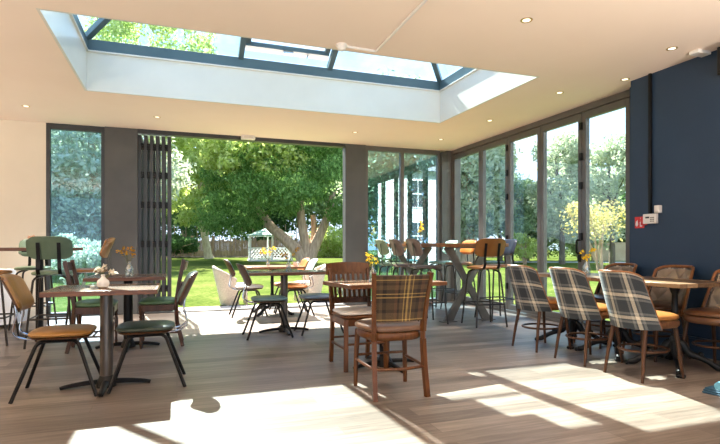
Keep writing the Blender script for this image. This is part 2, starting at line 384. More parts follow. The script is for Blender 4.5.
# ------------------------------------------------------------------ room shell
bm = nb(); box(bm, -6, 5.24, -5, 9.2, -.12, 0); box(bm, 5.24, 5.40, 4.6, 9.2, -.12, 0); struct(obj('floor', bm, M['floor']))
SX0, SX1, SY0, SY1 = -1.08, 3.90, 4.78, 7.12
bm = nb()
cx = (-6, SX0, SX1, 5.46); cy = (-4.6, SY0, SY1, 9.32)
cv = {(i, j, k): bm.verts.new((cx[i], cy[j], z)) for i in range(4) for j in range(4) for k, z in ((0, H), (1, H+.45))}
for i in range(3):
    for j in range(3):
        if (i, j) == (1, 1): continue
        for k in (0, 1): bm.faces.new([cv[i, j, k], cv[i+1, j, k], cv[i+1, j+1, k], cv[i, j+1, k]])
for a, b_ in [((i, j), (i+1, j)) for i in range(3) for j in (0, 3)]+[((i, j), (i, j+1)) for j in range(3) for i in (0, 3)]+[((1, 1), (2, 1)), ((2, 1), (2, 2)), ((2, 2), (1, 2)), ((1, 2), (1, 1))]:
    bm.faces.new([cv[(*a, 0)], cv[(*b_, 0)], cv[(*b_, 1)], cv[(*a, 1)]])
struct(obj('ceiling', bm, M['ceiling']))
# walls
bm = nb(); box(bm, -6, -1.93, YB, YB+.22, 0, H); struct(obj('wall_back', bm, M['cream']))
bm = nb(); box(bm, -6.2, -6, -5, YB+.22, 0, H); struct(obj('wall_left', bm, M['cream']))
bm = nb(); box(bm, XN, XN+.46, -5, 4.55, 0, H); box(bm, XN+.19, XN+.46, 4.55, 4.74, 0, H); struct(obj('wall_right', bm, M['navy']))
# grey clad pillars and head above the openings
bm = nb(); box(bm, -1.10, -.61, YB-.03, YB+.15, 0, H); struct(obj('trim_1', bm, M['panel'], bevel=.004))
bm = nb(); box(bm, 2.99, 3.40, YB-.03, YB+.15, 0, H); struct(obj('trim_2', bm, M['panel'], bevel=.004))
bm = nb(); box(bm, 5.02, 5.16, YB-.06, YB+.10, 0, H-.03); struct(obj('trim_3', bm, M['panel'], bevel=.004))
bm = nb(); box(bm, -.61, 2.99, YB-.03, YB+.12, 2.985, H); struct(obj('trim_4', bm, M['frame_dark'], bevel=.003))
bm = nb(); box(bm, 5.14, 5.46, YB-.05, YB+.15, 0, H); struct(obj('trim_5', bm, M['frame'], bevel=.003))
# skirting on navy wall with a ledge moulding above it
bm = nb(); box(bm, XN-.02, XN, -5, 4.55, 0, .17); box(bm, XN-.028, XN, -5, 4.55, .17, .19); struct(obj('baseboard_right', bm, M['navytrim'], bevel=.004))
bm = nb(); box(bm, -6, -1.93, YB-.018, YB, 0, .14); struct(obj('baseboard_back', bm, M['white'], bevel=.004))
# threshold strips
bm = nb(); box(bm, -.61, 2.99, YB-.06, YB+.16, 0, .018); struct(obj('trim_6', bm, M['frame_dark'], bevel=.004))

def fixed_window(name, x0, x1, mull, gl):
    w = sempty(name); bm = nb(); z0, z1 = 0.0, H; y0, y1 = YB, YB+.09; t = .055
    box(bm, x0, x0+t, y0, y1, z0, z1); box(bm, x1-t, x1, y0, y1, z0, z1); box(bm, x0+t, x1-t, y0, y1, z0, z0+.06); box(bm, x0+t, x1-t, y0, y1, z1-.09, z1)
    for mx_ in mull: box(bm, mx_-.035, mx_+.035, y0, y1, z0+.06, z1-.09)
    obj('frame', bm, M['frame_dark'] if gl == 0 else M['frame'], w, bevel=.003)
    xs_ = [x0+t]+[q for mm in mull for q in (mm-.035, mm+.035)]+[x1-t]
    for k in range(0, len(xs_), 2):
        bm = nb(); box(bm, xs_[k], xs_[k+1], YB+.045, YB+.049, z0+.06, z1-.09); obj('pane', bm, M['softglass'] if gl == 0 else M['tintglass'], w)
fixed_window('window_1', -1.93, -1.10, [], 0)
fixed_window('window_2', 3.40, 5.02, [4.18], 1)

# folded bifold leaves stacked at the left of the garden opening
d1 = sempty('door_1')
for k in range(6):
    x = -.585+k*.092; lf = nb(); y0, y1 = YB+.06, YB+.92; z0, z1 = .03, 2.97
    sk = .012*(1 if k % 2 else -1)
    def L_(bmx, a, b_, c_, d_, th=.058): box(bmx, x-th/2, x+th/2, a, b_, c_, d_)
    L_(lf, y0, y0+.075, z0, z1); L_(lf, y1-.075, y1, z0, z1); L_(lf, y0+.075, y1-.075, z0, z0+.08); L_(lf, y0+.075, y1-.075, z1-.08, z1)
    leaf = obj('leaf', lf, M['frame_dark'], d1, bevel=.003)
    g = nb(); box(g, x-.003, x+.003, y0+.075, y1-.075, z0+.08, z1-.08); obj('pane', g, M['glass'], leaf)
    if k < 5:
        for z in (.35, 1.1, 1.75, 2.25, 2.72):
            hb = nb(); box(hb, x+.02, x+.072, y0-.022, y0+.012, z, z+.11)
            for q in (z+.02, z+.085): tube(hb, [(x+.046, y0-.03, q-.012), (x+.046, y0-.03, q+.012)], .011, 8)
            obj('hinge', hb, M['black'], leaf)

# glazed bifold on the right side
d2 = sempty('door_2'); bm = nb()
YE = [YB-.04, 8.075, 7.26, 6.44, 5.585, 4.74]
box(bm, XR, XR+.12, YE[-1], YE[0], H-.085, H); box(bm, XR, XR+.12, YE[-1], YE[0], 0, .045)
box(bm, XR, XR+.12, YE[-1], YE[-1]+.05, .045, H-.085); box(bm, XR, XR+.12, YE[0]-.05, YE[0], .045, H-.085)
obj('frame', bm, M['frame'], d2, bevel=.004)
for k in range(5):
    a, b_ = YE[k+1]+(.05 if k == 4 else .004), YE[k]-(.05 if k == 0 else .004); z0, z1 = .05, H-.09; t = .068
    bm = nb(); X0, X1 = XR+.012, XR+.082
    box(bm, X0, X1, a, a+t, z0, z1); box(bm, X0, X1, b_-t, b_, z0, z1); box(bm, X0, X1, a+t, b_-t, z0, z0+.09); box(bm, X0, X1, a+t, b_-t, z1-.095, z1)
    leaf = obj('leaf', bm, M['frame'], d2, bevel=.004)
    g = nb(); box(g, XR+.045, XR+.051, a+t, b_-t, z0+.09, z1-.095); obj('pane', g, M['glass'], leaf)
    if k in (1, 3):
        for z in (.4, 1.2, 1.9, 2.3, 2.72):
            hb = nb(); box(hb, XR-.012, XR+.014, a-.022, a+.02, z, z+.10); obj('hinge', hb, M['black'], leaf)
    if k == 3:
        hb = nb(); tube(hb, fillet([(XR+.012, a+.03, 1.02), (XR-.05, a+.03, 1.02), (XR-.05, a+.03, 1.20), (XR+.012, a+.03, 1.20)], .02), .012, 8); box(hb, XR+.0, XR+.014, a+.005, a+.055, .9, 1.0); obj('handle', hb, M['black'], leaf)

# skylight: white well lining, blue grey lantern frame and glass
ZL = 3.53; ZF = 3.69
bm = nb(); t = .025
box(bm, SX0, SX1, SY1-t, SY1, H, ZL); box(bm, SX0, SX1, SY0, SY0+t, H, ZL); box(bm, SX0, SX0+t, SY0+t, SY1-t, H, ZL); box(bm, SX1-t, SX1, SY0+t, SY1-t, H, ZL)
struct(obj('trim_7', bm, M['white']))
bm = nb()
for (a, b_, c_, d_) in ((SX0, SX1, SY1-.05, SY1), (SX0, SX1, SY0, SY0+.05), (SX0, SX0+.05, SY0+.05, SY1-.05), (SX1-.05, SX1, SY0+.05, SY1-.05)):
    box(bm, a, b_, c_, d_, ZL, ZL+.02)
struct(obj('trim_8', bm, M['white'], bevel=.003))
sk = sempty('window_3')
bm = nb()
for (a, b_, c_, d_) in ((SX0-.05, SX1+.05, SY1-.035, SY1+.05), (SX0-.05, SX1+.05, SY0-.05, SY0+.035), (SX0-.05, SX0+.035, SY0+.035, SY1-.035), (SX1-.035, SX1+.05, SY0+.035, SY1-.035)):
    box(bm, a, b_, c_, d_, ZL+.02, ZF)
obj('frame', bm, M['lantern'], sk, bevel=.004)
YM = (SY0+SY1)/2; ZR = ZF+.66; RX0, RX1 = SX0+1.05, SX1-1.05
bm = nb(); bar(bm, (RX0, YM, ZR), (RX1, YM, ZR), .09, .12); obj('ridge', bm, M['lantern'], sk)
for (p, q) in (((SX0, SY1, ZF), (RX0, YM, ZR)), ((SX0, SY0, ZF), (RX0, YM, ZR)), ((SX1, SY1, ZF), (RX1, YM, ZR)), ((SX1, SY0, ZF), (RX1, YM, ZR))):
    bm = nb(); bar(bm, p, q, .07, .07); obj('rafter', bm, M['lantern'], sk)
for x in (.82, 2.08):
    for y in (SY1, SY0):
        bm = nb(); bar(bm, (x, y, ZF), (x, YM, ZR), .07, .09); obj('rafter', bm, M['lantern'], sk)
def slope_pane(poly):
    bm = nb(); vs = [bm.verts.new(p) for p in poly]; f = bm.faces.new(vs)
    r_ = bmesh.ops.extrude_face_region(bm, geom=[f]); nv = [e for e in r_['geom'] if isinstance(e, bmesh.types.BMVert)]
    for v in nv: v.co.z += .006
    obj('pane', bm, M['roofglass'], sk)
def yz(t, y): return (y+(YM-y)*t, ZF+(ZR-ZF)*t+.02)
def quad(x0, x1, y, t0=0, t1=1):
    a = yz(t0, y); b_ = yz(t1, y); return [(x0, a[0], a[1]), (x1, a[0], a[1]), (x1, b_[0], b_[1]), (x0, b_[0], b_[1])]
for y in (SY1, SY0):
    slope_pane([(SX0, y, ZF+.02), (.82, y, ZF+.02), (.82, YM, ZR+.02), (RX0, YM, ZR+.02)])
    slope_pane([(2.08, y, ZF+.02), (SX1, y, ZF+.02), (RX1, YM, ZR+.02), (2.08, YM, ZR+.02)])
slope_pane(quad(.82, 2.08, SY0)); slope_pane(quad(.82, 2.08, SY1, 0, .08))
slope_pane([(SX0, SY0, ZF+.02), (SX0, SY1, ZF+.02), (RX0, YM, ZR+.02)]); slope_pane([(SX1, SY0, ZF+.02), (SX1, SY1, ZF+.02), (RX1, YM, ZR+.02)])
# opening vent sash hinged at the ridge, with an added unseen panel that shades the floor
def lift(t): a = yz(t, SY1); return (a[0], a[1]+.035+(1-t)*.035)
bm = nb()
for x in (.90, 2.00):
    a = lift(.10); b_ = lift(1); bar(bm, (x, a[0], a[1]), (x, b_[0], b_[1]), .07, .05)
a = lift(.10); b_ = lift(.98)
bar(bm, (.87, a[0], a[1]), (2.03, a[0], a[1]), .10, .06); bar(bm, (.87, b_[0], b_[1]), (2.03, b_[0], b_[1]), .07, .05)
sash = obj('vent_sash', bm, M['lantern'], sk)
bm = nb(); a = lift(.2); b_ = lift(.96)
vs = [bm.verts.new(p) for p in ((.92, a[0], a[1]), (1.98, a[0], a[1]), (1.98, b_[0], b_[1]), (.92, b_[0], b_[1]))]; f = bm.faces.new(vs)
r_ = bmesh.ops.extrude_face_region(bm, geom=[f])
for v in [e for e in r_['geom'] if isinstance(e, bmesh.types.BMVert)]: v.co.z += .006
obj('pane', bm, M['roofglass'], sash)
bm = nb()
for (x0, x1, t0, t1) in ((.93, 1.52, .34, .96), (1.52, 1.70, .60, .96), (1.70, 1.97, .78, .96), (1.52, 1.97, .34, .36)):
    a = lift(t0); b_ = lift(t1); dz = .03
    vs = [(x0, a[0], a[1]+dz), (x1, a[0], a[1]+dz), (x1, b_[0], b_[1]+dz), (x0, b_[0], b_[1]+dz)]
    A = [bm.verts.new(p) for p in vs]; B = [bm.verts.new((p[0], p[1], p[2]+.012)) for p in vs]
    bm.faces.new(A); bm.faces.new(B[::-1])
    for k in range(4): bm.faces.new((A[k], B[k], B[(k+1) % 4], A[(k+1) % 4]))
obj('shadow_panel', bm, M['gunmetal'], sash)  # unseen panel added to cast the dark patch within the floor's sunlight
bm = nb(); a = lift(.10); tube(bm, smooth_path([(1.72, SY1-.12, ZF+.07), (1.74, SY1-.10, ZF+.16), (1.66, a[0]+.02, a[1]-.02), (1.5, a[0], a[1]-.02)], 5), .008, 6); box(bm, 1.38, 1.52, a[0]-.03, a[0]+.03, a[1]-.06, a[1]-.02)
obj('opener_chain', bm, M['chrome'], sash)

# ------------------------------------------------------------------ furniture prototypes (front of a seat = +y)
def metal_chair(label, seat_m, back_m, loc, rotz, shell_m=None):
    t = thing('cafe_chair', label, 'chair', loc, rotz)
    bm = nb(); pad(bm, .44, .44, .452, .485, 3.6, .014, taper=.06, c=(0, .02)); obj('seat', bm, seat_m, t)
    bm = nb(); pad(bm, .415, .41, .432, .452, 3.6, 0, taper=.06, c=(0, .02)); obj('seat_board', bm, M['legwood'], t)
    for s in (-1, 1):
        bm = nb()
        tube(bm, fillet([(s*.215, .275, 0), (s*.135, .135, .415), (s*.135, -.125, .415), (s*.215, -.275, 0)], .05, 5), .0135, 8)
        obj('leg_frame', bm, M['black'], t)
    bm = nb(); tube(bm, [(-.135, .06, .416), (.135, .06, .416)], .011, 8); tube(bm, [(-.135, -.08, .416), (.135, -.08, .416)], .011, 8); obj('crossbar', bm, M['black'], t)
    for s in (-1, 1):
        bm = nb(); tube(bm, smooth_path([(s*.08, -.02, .428), (s*.085, -.20, .430), (s*.09, -.285, .47), (s*.095, -.285, .54), (s*.095, -.268, .61), (s*.095, -.278, .70)], 5), .0075, 6)
        obj('back_rod', bm, M['chrome'], t)
    def bk(u, v):
        x, z = (u-.5)*2, (v-.5)*2
        # map square to rounded panel
        q = math.sqrt(max(0, 1-.28*abs(z)**6)); w = .215*q*x
        zz = .135*z*math.sqrt(max(0, 1-.30*abs(x)**6))
        y = -.315-.062*(zz/.135)+.05*(w/.215)**2
        return (w, y, .772+zz)
    bm = nb(); shell(bm, bk, lambda u, v: -.030*max(0., (1-(2*u-1)**6)*(1-(2*v-1)**6))**.5-.004, 20, 12); obj('backrest', bm, back_m, t)
    bm = nb(); shell(bm, bk, .010, 20, 12); obj('back_shell', bm, shell_m or M['legwood'], t)
    return t
def bar_stool(label, seat_m, back_m, loc, rotz, group=None):
    t = thing('bar_stool', label, 'bar stool', loc, rotz, group)
    bm = nb(); pad(bm, .42, .41, .795, .832, 3.6, .012, taper=.04); obj('seat', bm, seat_m, t)
    for sx in (-1, 1):
        for sy in (-1, 1):
            bm = nb(); tube(bm, fillet([(sx*.23, sy*.235, 0), (sx*.165, sy*.16, .76), (sx*.09, sy*.09, .79)], .06), .0125, 8); obj('leg', bm, M['bronze'], t)
    q = .31; k = 1-q/.76; ex = .165+(.23-.165)*k; ey = .16+(.235-.16)*k
    bm = nb(); tube(bm, fillet([(ex, -ey, q), (ex, ey, q)], .01), .010, 8); tube(bm, [(-ex, -ey, q), (-ex, ey, q)], .010, 8)
    tube(bm, [(-ex, ey, q), (ex, ey, q)], .010, 8); tube(bm, [(-ex, -ey, q), (ex, -ey, q)], .010, 8); obj('foot_rest', bm, M['bronze'], t)
    for s in (-1, 1):
        bm = nb(); P = smooth_path([(s*.105, -.10, .788), (s*.105, -.19, .80), (s*.105, -.238, .86), (s*.10, -.228, .95), (s*.10, -.262, 1.15)], 5); nP = len(P)-1
        def stf(u, v): p = P[min(nP, int(round(v*nP)))]; return (p.x+(u-.5)*.038, p.y, p.z)
        shell(bm, stf, .007, 2, nP); obj('back_strap', bm, M['black'], t)
    def bk(u, v):
        x, z = (u-.5)*2, (v-.5)*2
        w = .22*x*math.sqrt(max(0, 1-.24*abs(z)**7)); zz = .125*z*math.sqrt(max(0, 1-.34*abs(x)**6))
        return (w, -.235-.050*zz/.128+.06*(w/.22)**2, 1.10+zz)
    bm = nb(); shell(bm, bk, lambda u, v: -.034*max(0., (1-(2*u-1)**6)*(1-(2*v-1)**6))**.5-.005, 20, 12); obj('backrest', bm, back_m, t)
    bm = nb(); shell(bm, bk, .012, 20, 12); obj('back_cover', bm, back_m, t)
    return t
def green_chair(label, loc, rotz):
    t = thing('wooden_chair', label, 'chair', loc, rotz)
    W_ = M['darkwood']
    bm = nb(); pad(bm, .44, .42, .475, .515, 4.5, .022, taper=.06); obj('seat', bm, M['green'], t)
    bm = nb(); box(bm, -.205, .205, .165, .195, .405, .475); box(bm, -.19, .19, -.195, -.165, .405, .475); box(bm, -.21, -.18, -.165, .165, .405, .475); box(bm, .18, .21, -.165, .165, .405, .475); obj('seat_rail', bm, W_, t, bevel=.004)
    for s in (-1, 1):
        bm = nb(); lathe(bm, [(.010, 0), (.013, .03), (.018, .05), (.013, .07), (.018, .20), (.021, .30), (.013, .33), (.022, .35), (.013, .365), (.023, .385), (.023, .47)], (s*.19, .18, 0), 12); obj('leg', bm, W_, t)
    for s in (-1, 1):
        bm = nb(); P = [(s*.175, -.25, 0), (s*.18, -.19, .25), (s*.185, -.18, .48), (s*.19, -.215, .72), (s*.195, -.265, .965)]
        for a, b_ in zip(P, P[1:]): bar(bm, a, b_, .030, .036)
        obj('back_post', bm, W_, t, bevel=.004)
    for z, y, h in ((.90, -.25, .09), (.68, -.212, .05)):
        bm = nb(); shell(bm, lambda u, v: ((u-.5)*.36, y-.03*math.sin(PI*u)-.02*v, z+(v-.5)*h), .016, 12, 3); obj('back_rail', bm, W_, t)
    bm = nb()
    for s in (-1, 1): tube(bm, [(s*.188, .18, .16), (s*.18, -.21, .16)], .010, 8)
    tube(bm, [(-.185, -.01, .16), (.185, -.01, .16)], .010, 8); obj('stretcher', bm, W_, t)
    return t
def pedestal_table(label, loc, w, d, z, top_m, edge_m, base='cross', rotz=0, name='cafe_table', col=.048, colm=None, nlegs=4, group=None):
    t = thing(name, label, 'table', loc, rotz, group)
    bm = nb(); box(bm, -w/2+.02, w/2-.02, -d/2+.02, d/2-.02, z-.034, z); obj('table_top', bm, top_m, t)
    bm = nb(); e = .02; box(bm, -w/2, w/2, -d/2, -d/2+e, z-.036, z); box(bm, -w/2, w/2, d/2-e, d/2, z-.036, z); box(bm, -w/2, -w/2+e, -d/2+e, d/2-e, z-.036, z); box(bm, w/2-e, w/2, -d/2+e, d/2-e, z-.036, z)
    obj('edge_band', bm, edge_m, t, bevel=.003)
    if base == 'cross':
        bm = nb(); tube(bm, [(0, 0, .05), (0, 0, z-.05)], col, 20); obj('column', bm, colm or M['steel'], t)
        bm = nb(); box(bm, -.17, .17, -.17, .17, z-.05, z-.036); obj('mounting_plate', bm, M['black'], t)
        for k in range(4):
            a = k*PI/2; bm = nb()
            P = [(.03, 0, .052), (.15, 0, .046), (.27, 0, .028), (.325, 0, .012)]
            R = Matrix.Rotation(a, 3, 'Z'); tube(bm, [R @ Vector(p) for p in smooth_path(P, 4)], [.03-.0010*i for i in range(13)], 10, flat=None)
            for v in bm.verts: v.co.z = max(0, .012+(v.co.z-.03)*.75+.012)
            obj('foot', bm, M['black'], t)
        bm = nb(); lathe(bm, [(.075, .0), (.075, .04), (.055, .075), (.05, .09)], (0, 0, 0), 20); obj('hub', bm, M['black'], t)
    else:
        bm = nb(); lathe(bm, [(.045, .12), (.06, .16), (.062, .22), (.045, .27), (.03, .30), (.036, .32), (.026, .34), (.026, .50), (.036, .515), (.028, .53), (.024, .68), (.036, .70), (.05, z-.055)], (0, 0, 0), 16); obj('column', bm, M['iron'], t)
        bm = nb(); box(bm, -.2, .2, -.03, .03, z-.055, z-.036); box(bm, -.03, .03, -.2, .2, z-.055, z-.036); obj('mounting_plate', bm, M['iron'], t)
        for k in range(nlegs):
            a = k*2*PI/nlegs+PI/4; R = Matrix.Rotation(a, 3, 'Z'); bm = nb()
            P = smooth_path([(.02, 0, .24), (.06, 0, .22), (.11, 0, .145), (.19, 0, .115), (.27, 0, .075), (.33, 0, .035), (.38, 0, .026)], 4)
            rs = [.034, .036, .038, .038, .038, .037, .036, .035, .034, .033, .031, .029, .027, .025, .024, .024, .025, .026, .027, .028, .028, .027, .026, .024, .022]
            tube(bm, [R @ Vector(p) for p in P], rs[:len(P)], 10)
            for q in (-.022, 0, .022): ball(bm, R @ Vector((.395, q, .018)), .018, 8)
            ball(bm, R @ Vector((.20, 0, .14)), .024, 8)
            obj('claw_foot', bm, M['iron'], t)
    return t
def slat_chair(label, loc, rotz):
    t = thing('slat_back_chair', label, 'chair', loc, rotz); W_ = M['chairwood']
    bm = nb(); pad(bm, .45, .43, .50, .525, 5, .012, taper=.05); obj('seat_pad', bm, M['whitepad'], t)
    bm = nb(); pad(bm, .45, .44, .465, .50, 5, 0, taper=.05); obj('seat', bm, W_, t)
    bm = nb(); box(bm, -.2, .2, .165, .19, .40, .465); box(bm, -.19, .19, -.19, -.165, .40, .465); box(bm, -.205, -.18, -.165, .165, .40, .465); box(bm, .18, .205, -.165, .165, .40, .465); obj('seat_rail', bm, W_, t, bevel=.003)
    for s in (-1, 1):
        bm = nb(); bar(bm, (s*.198, .195, 0), (s*.193, .185, .465), .040, .040); obj('leg', bm, W_, t, bevel=.004)
        bm = nb(); P = [(s*.19, -.25, 0), (s*.19, -.20, .46), (s*.195, -.215, .62), (s*.20, -.265, .90)]
        for a, b_ in zip(P, P[1:]): bar(bm, a, b_, .036, .040)
        obj('back_post', bm, W_, t, bevel=.004)
    bm = nb(); shell(bm, lambda u, v: ((u-.5)*.445, -.250-.045*math.sin(PI*u)-.03*v, .845+v*.105+.012*math.sin(PI*u)*v), .026, 16, 5); obj('top_rail', bm, W_, t)
    bm = nb(); shell(bm, lambda u, v: ((u-.5)*.38, -.205-.025*math.sin(PI*u)-.01*v, .565+v*.06), .022, 12, 3); obj('back_rail', bm, W_, t)
    for k in range(7):
        x = (k-3)*.050; sg = 1-(x/.2)**2
        bm = nb(); bar(bm, (x, -.21-.025*sg, .61), (x*1.03, -.250-.045*sg, .865), .026, .012); obj('slat', bm, W_, t)
    bm = nb()
    for s in (-1, 1): bar(bm, (s*.195, .19, .20), (s*.19, -.225, .20), .024, .018)
    bar(bm, (-.195, .19, .24), (.195, .19, .24), .024, .018); bar(bm, (-.19, -.225, .24), (.19, -.225, .24), .024, .018); obj('stretcher', bm, W_, t)
    return t
def panel_chair(label, loc, rotz):
    t = thing('upholstered_dining_chair', label, 'chair', loc, rotz); W_ = M['chairwood']
    bm = nb(); pad(bm, .50, .47, .485, .53, 3.0, .016, taper=.05); obj('seat', bm, M['saddle'], t)
    bm = nb(); pad(bm, .475, .45, .42, .485, 3.0, 0, taper=.05); obj('seat_rail', bm, W_, t)
    for s in (-1, 1):
        bm = nb(); tube(bm, [(s*.215, .195, 0), (s*.21, .19, .25), (s*.20, .18, .46)], [.017, .020, .023], 10); obj('leg', bm, W_, t)
        bm = nb(); P = smooth_path([(s*.205, -.255, 0), (s*.198, -.215, .25), (s*.195, -.20, .48), (s*.205, -.225, .70), (s*.222, -.275, .925)], 4)
        for a, b_ in zip(P, P[1:]): bar(bm, a, b_+(b_-a)*.04, .034, .036)
        obj('back_post', bm, W_, t)
    bp = lambda u, v: ((u-.5)*(.365+.045*v), -.195-.03*math.sin(PI*u)-.075*v**1.3, .565+v*.345)
    bm = nb(); shell(bm, bp, .018, 20, 12); obj('back_panel', bm, M['brownplaid'], t)
    bm = nb(); shell(bm, bp, lambda u, v: -.028*max(0., (1-(2*u-1)**6)*(1-(2*v-1)**6))**.5-.003, 20, 12); obj('backrest', bm, M['brownplaid'], t)
    bm = nb()
    A = smooth_path([(-.21, .19, .22), (-.212, 0, .22), (-.197, -.21, .22)], 5); tube(bm, A, .012, 8)
    tube(bm, [(-p.x, p.y, p.z) for p in A], .012, 8)
    tube(bm, smooth_path([(-.198, -.215, .22), (0, -.255, .22), (.198, -.215, .22)], 6), .012, 8); tube(bm, [(-.21, .19, .25), (.21, .19, .25)], .011, 8)
    obj('stretcher', bm, W_, t)
    return t
def tub_chair(label, loc, rotz, inner, seat_m, quilt=False, group=None):
    t = thing('tub_chair', label, 'chair', loc, rotz, group)
    def sh(u, v, off=0):
        a = (u-.5)*2
        vv = v*(1.0-.09*abs(a)**5)
        ang = a*(1.22-.20*vv)
        R = .250-off
        return (R*math.sin(ang)*(1-.05*vv), -R*math.cos(ang)*1.02-.155*vv+.02, .430+.478*vv)
    bm = nb(); shell(bm, sh, .012, 28, 16); obj('back_shell', bm, M['greyplaid'], t)
    if not quilt:
        bm = nb(); shell(bm, lambda u, v: sh(.03+.94*u, .03+.93*v), -.026, 24, 14); obj('back_lining', bm, inner, t)
    else:
        def qt(u, v):
            w = .012+.030*(abs(math.sin(PI*(u*3+v*2)))*abs(math.sin(PI*(u*3-v*2))))**.5
            return -w
        bm = nb(); shell(bm, lambda u, v: sh(.05+.90*u, .05+.88*v), qt, 48, 36); obj('back_lining', bm, inner, t)
        bm = nb()
        for i in range(1, 6):
            for j in range(1, 4):
                if (i+j) % 2: continue
                p = Vector(sh(.05+.9*i/6, .05+.88*j/4)); n = Vector((-p.x, -p.y, 0)).normalized(); ball(bm, p+n*.016, .009, 8)
        obj('button', bm, inner, t)
    rim = [sh(0, k/12) for k in range(13)]+[sh(k/24, 1) for k in range(1, 25)]+[sh(1, 1-k/12) for k in range(1, 13)]
    bm = nb(); tube(bm, fillet(rim, .02, 2), .0115 if not quilt else .015, 8); obj('wooden_rim', bm, M['bentply'], t)
    bm = nb(); pad(bm, .45, .46, .50, .54, 2.8, .018, c=(0, .03)); obj('seat', bm, seat_m, t)
    bm = nb(); pad(bm, .46, .47, .435, .50, 2.8, 0, c=(0, .03)); obj('seat_rail', bm, M['seatply'], t)
    for sx in (-1, 1):
        for sy in (-1, 1):
            bm = nb(); tube(bm, [(sx*.195, sy*.23+.0, 0), (sx*.18, sy*.20, .22), (sx*.16, sy*.165+.01, .46)], [.012, .016, .019], 10); obj('leg', bm, M['legwood'], t)
    bm = nb(); tube(bm, [(.185*math.cos(q), .205*math.sin(q), .235) for q in [2*PI*k/28 for k in range(28)]], .0105, 8, True); obj('stretcher', bm, M['legwood'], t)
    return t

# ------------------------------------------------------------------ furniture placement
FW, FE, FN, FS = PI/2, -PI/2, 0, PI      # face -x, +x, +y, -y
pedestal_table('reclaimed wood table on grey steel column nearest the left, holding a white bud vase', (-.53, 4.52, 0), .78, .70, .79, M['tabletop'], M['tableedge'])
metal_chair('mustard leather chair with black tube legs at far left of the nearest left table', M['mustard'], M['mustard'], (-.84, 4.46, 0), FE)
metal_chair('dark green seated tube chair at the right of the nearest left table', M['darkgreen'], M['darkgreen'], (-.215, 4.50, 0), FW)
pedestal_table('wood table behind the nearest left table, holding a clear bottle of orange leaves', (-.51, 6.20, 0), .79, .70, .79, M['tabletop'], M['tableedge'], colm=M['black'])
green_chair('dark wood chair with green seat left of the second left table, posts rising behind', (-.83, 6.20, 0), FE)
green_chair('dark wood chair with green seat on the right, beside the folded doors', (-.19, 6.22, 0), FW)
# high table in the far left corner
def high_table():
    t = thing('high_table', 'square high wooden table in the far left corner with green stools', 'high table', (-1.66, 7.55, 0))
    z = 1.10; w = .86
    bm = nb(); box(bm, -w/2, w/2, -w/2, w/2, z-.04, z); obj('table_top', bm, M['tableedge'], t, bevel=.004)
    bm = nb(); tube(bm, [(0, 0, .03), (0, 0, z-.05)], .045, 16); obj('column', bm, M['black'], t)
    bm = nb(); box(bm, -.16, .16, -.16, .16, z-.055, z-.04); obj('mounting_plate', bm, M['black'], t)
    bm = nb(); lathe(bm, [(.24, 0), (.24, .012), (.20, .03), (.06, .05)], (0, 0, 0), 28); obj('base', bm, M['black'], t)
high_table()
bar_stool('green bar stool with its back to the room at the left corner high table', M['sage'], M['greysage'], (-1.33, 6.68, 0), FN)
bar_stool('green bar stool on the window side of the corner high table, facing the room', M['sage'], M['greysage'], (-1.86, 8.14, 0), FS)
bar_stool('tan seated bar stool cut by the left edge at the corner high table', M['tan'], M['tan'], (-2.03, 6.95, 0), FE)
bar_stool('tan bar stool seen edge-on between the corner window and the left tables', M['tan'], M['tan'], (-1.03, 7.14, 0), FW)
# tables in the garden opening
pedestal_table('dark topped table by the open garden doors, holding a bottle of orange leaves', (1.32, 6.62, 0), 1.08, .66, .79, M['tabletop'], M['tableedge'])
metal_chair('teal seated tube chair left of the dark topped table, nearest the open doors', M['teal'], M['darkgreen'], (1.06, 6.36, 0), FE)
metal_chair('blue-grey seated tube chair right of the dark topped table', M['bluegrey'], M['bluegrey'], (1.74, 6.44, 0), FW)
pedestal_table('orange-brown wood table at the garden sill with an ornate black base', (1.48, 8.42, 0), .92, .80, .79, M['bartop'], M['bartop'], 'iron')
metal_chair('grey backed tube chair left of the orange-brown table at the sill', M['whitepad'], M['darkgreen'], (1.08, 8.36, 0), FE)
metal_chair('mint backed tube chair right of the orange-brown table at the sill', M['orange'], M['mint'], (1.80, 8.17, 0), FW)
metal_chair('orange backed tube chair just behind the mint chair at the sill', M['tan'], M['orange'], (1.80, 8.72, 0), FW)
# middle table
pedestal_table('wood table in the centre foreground between slatted chair and brown check chair', (1.83, 4.42, 0), 1.0, .60, .79, M['tabletop'], M['tableedge'], 'cross', math.radians(8), colm=M['black'])
slat_chair('brown wooden chair with slatted back and off-white seat pad', (1.605, 4.51, 0), FS+math.radians(2))
panel_chair('wooden chair with brown and mustard check back, nearest the camera', (1.555, 3.66, 0), math.radians(-2))
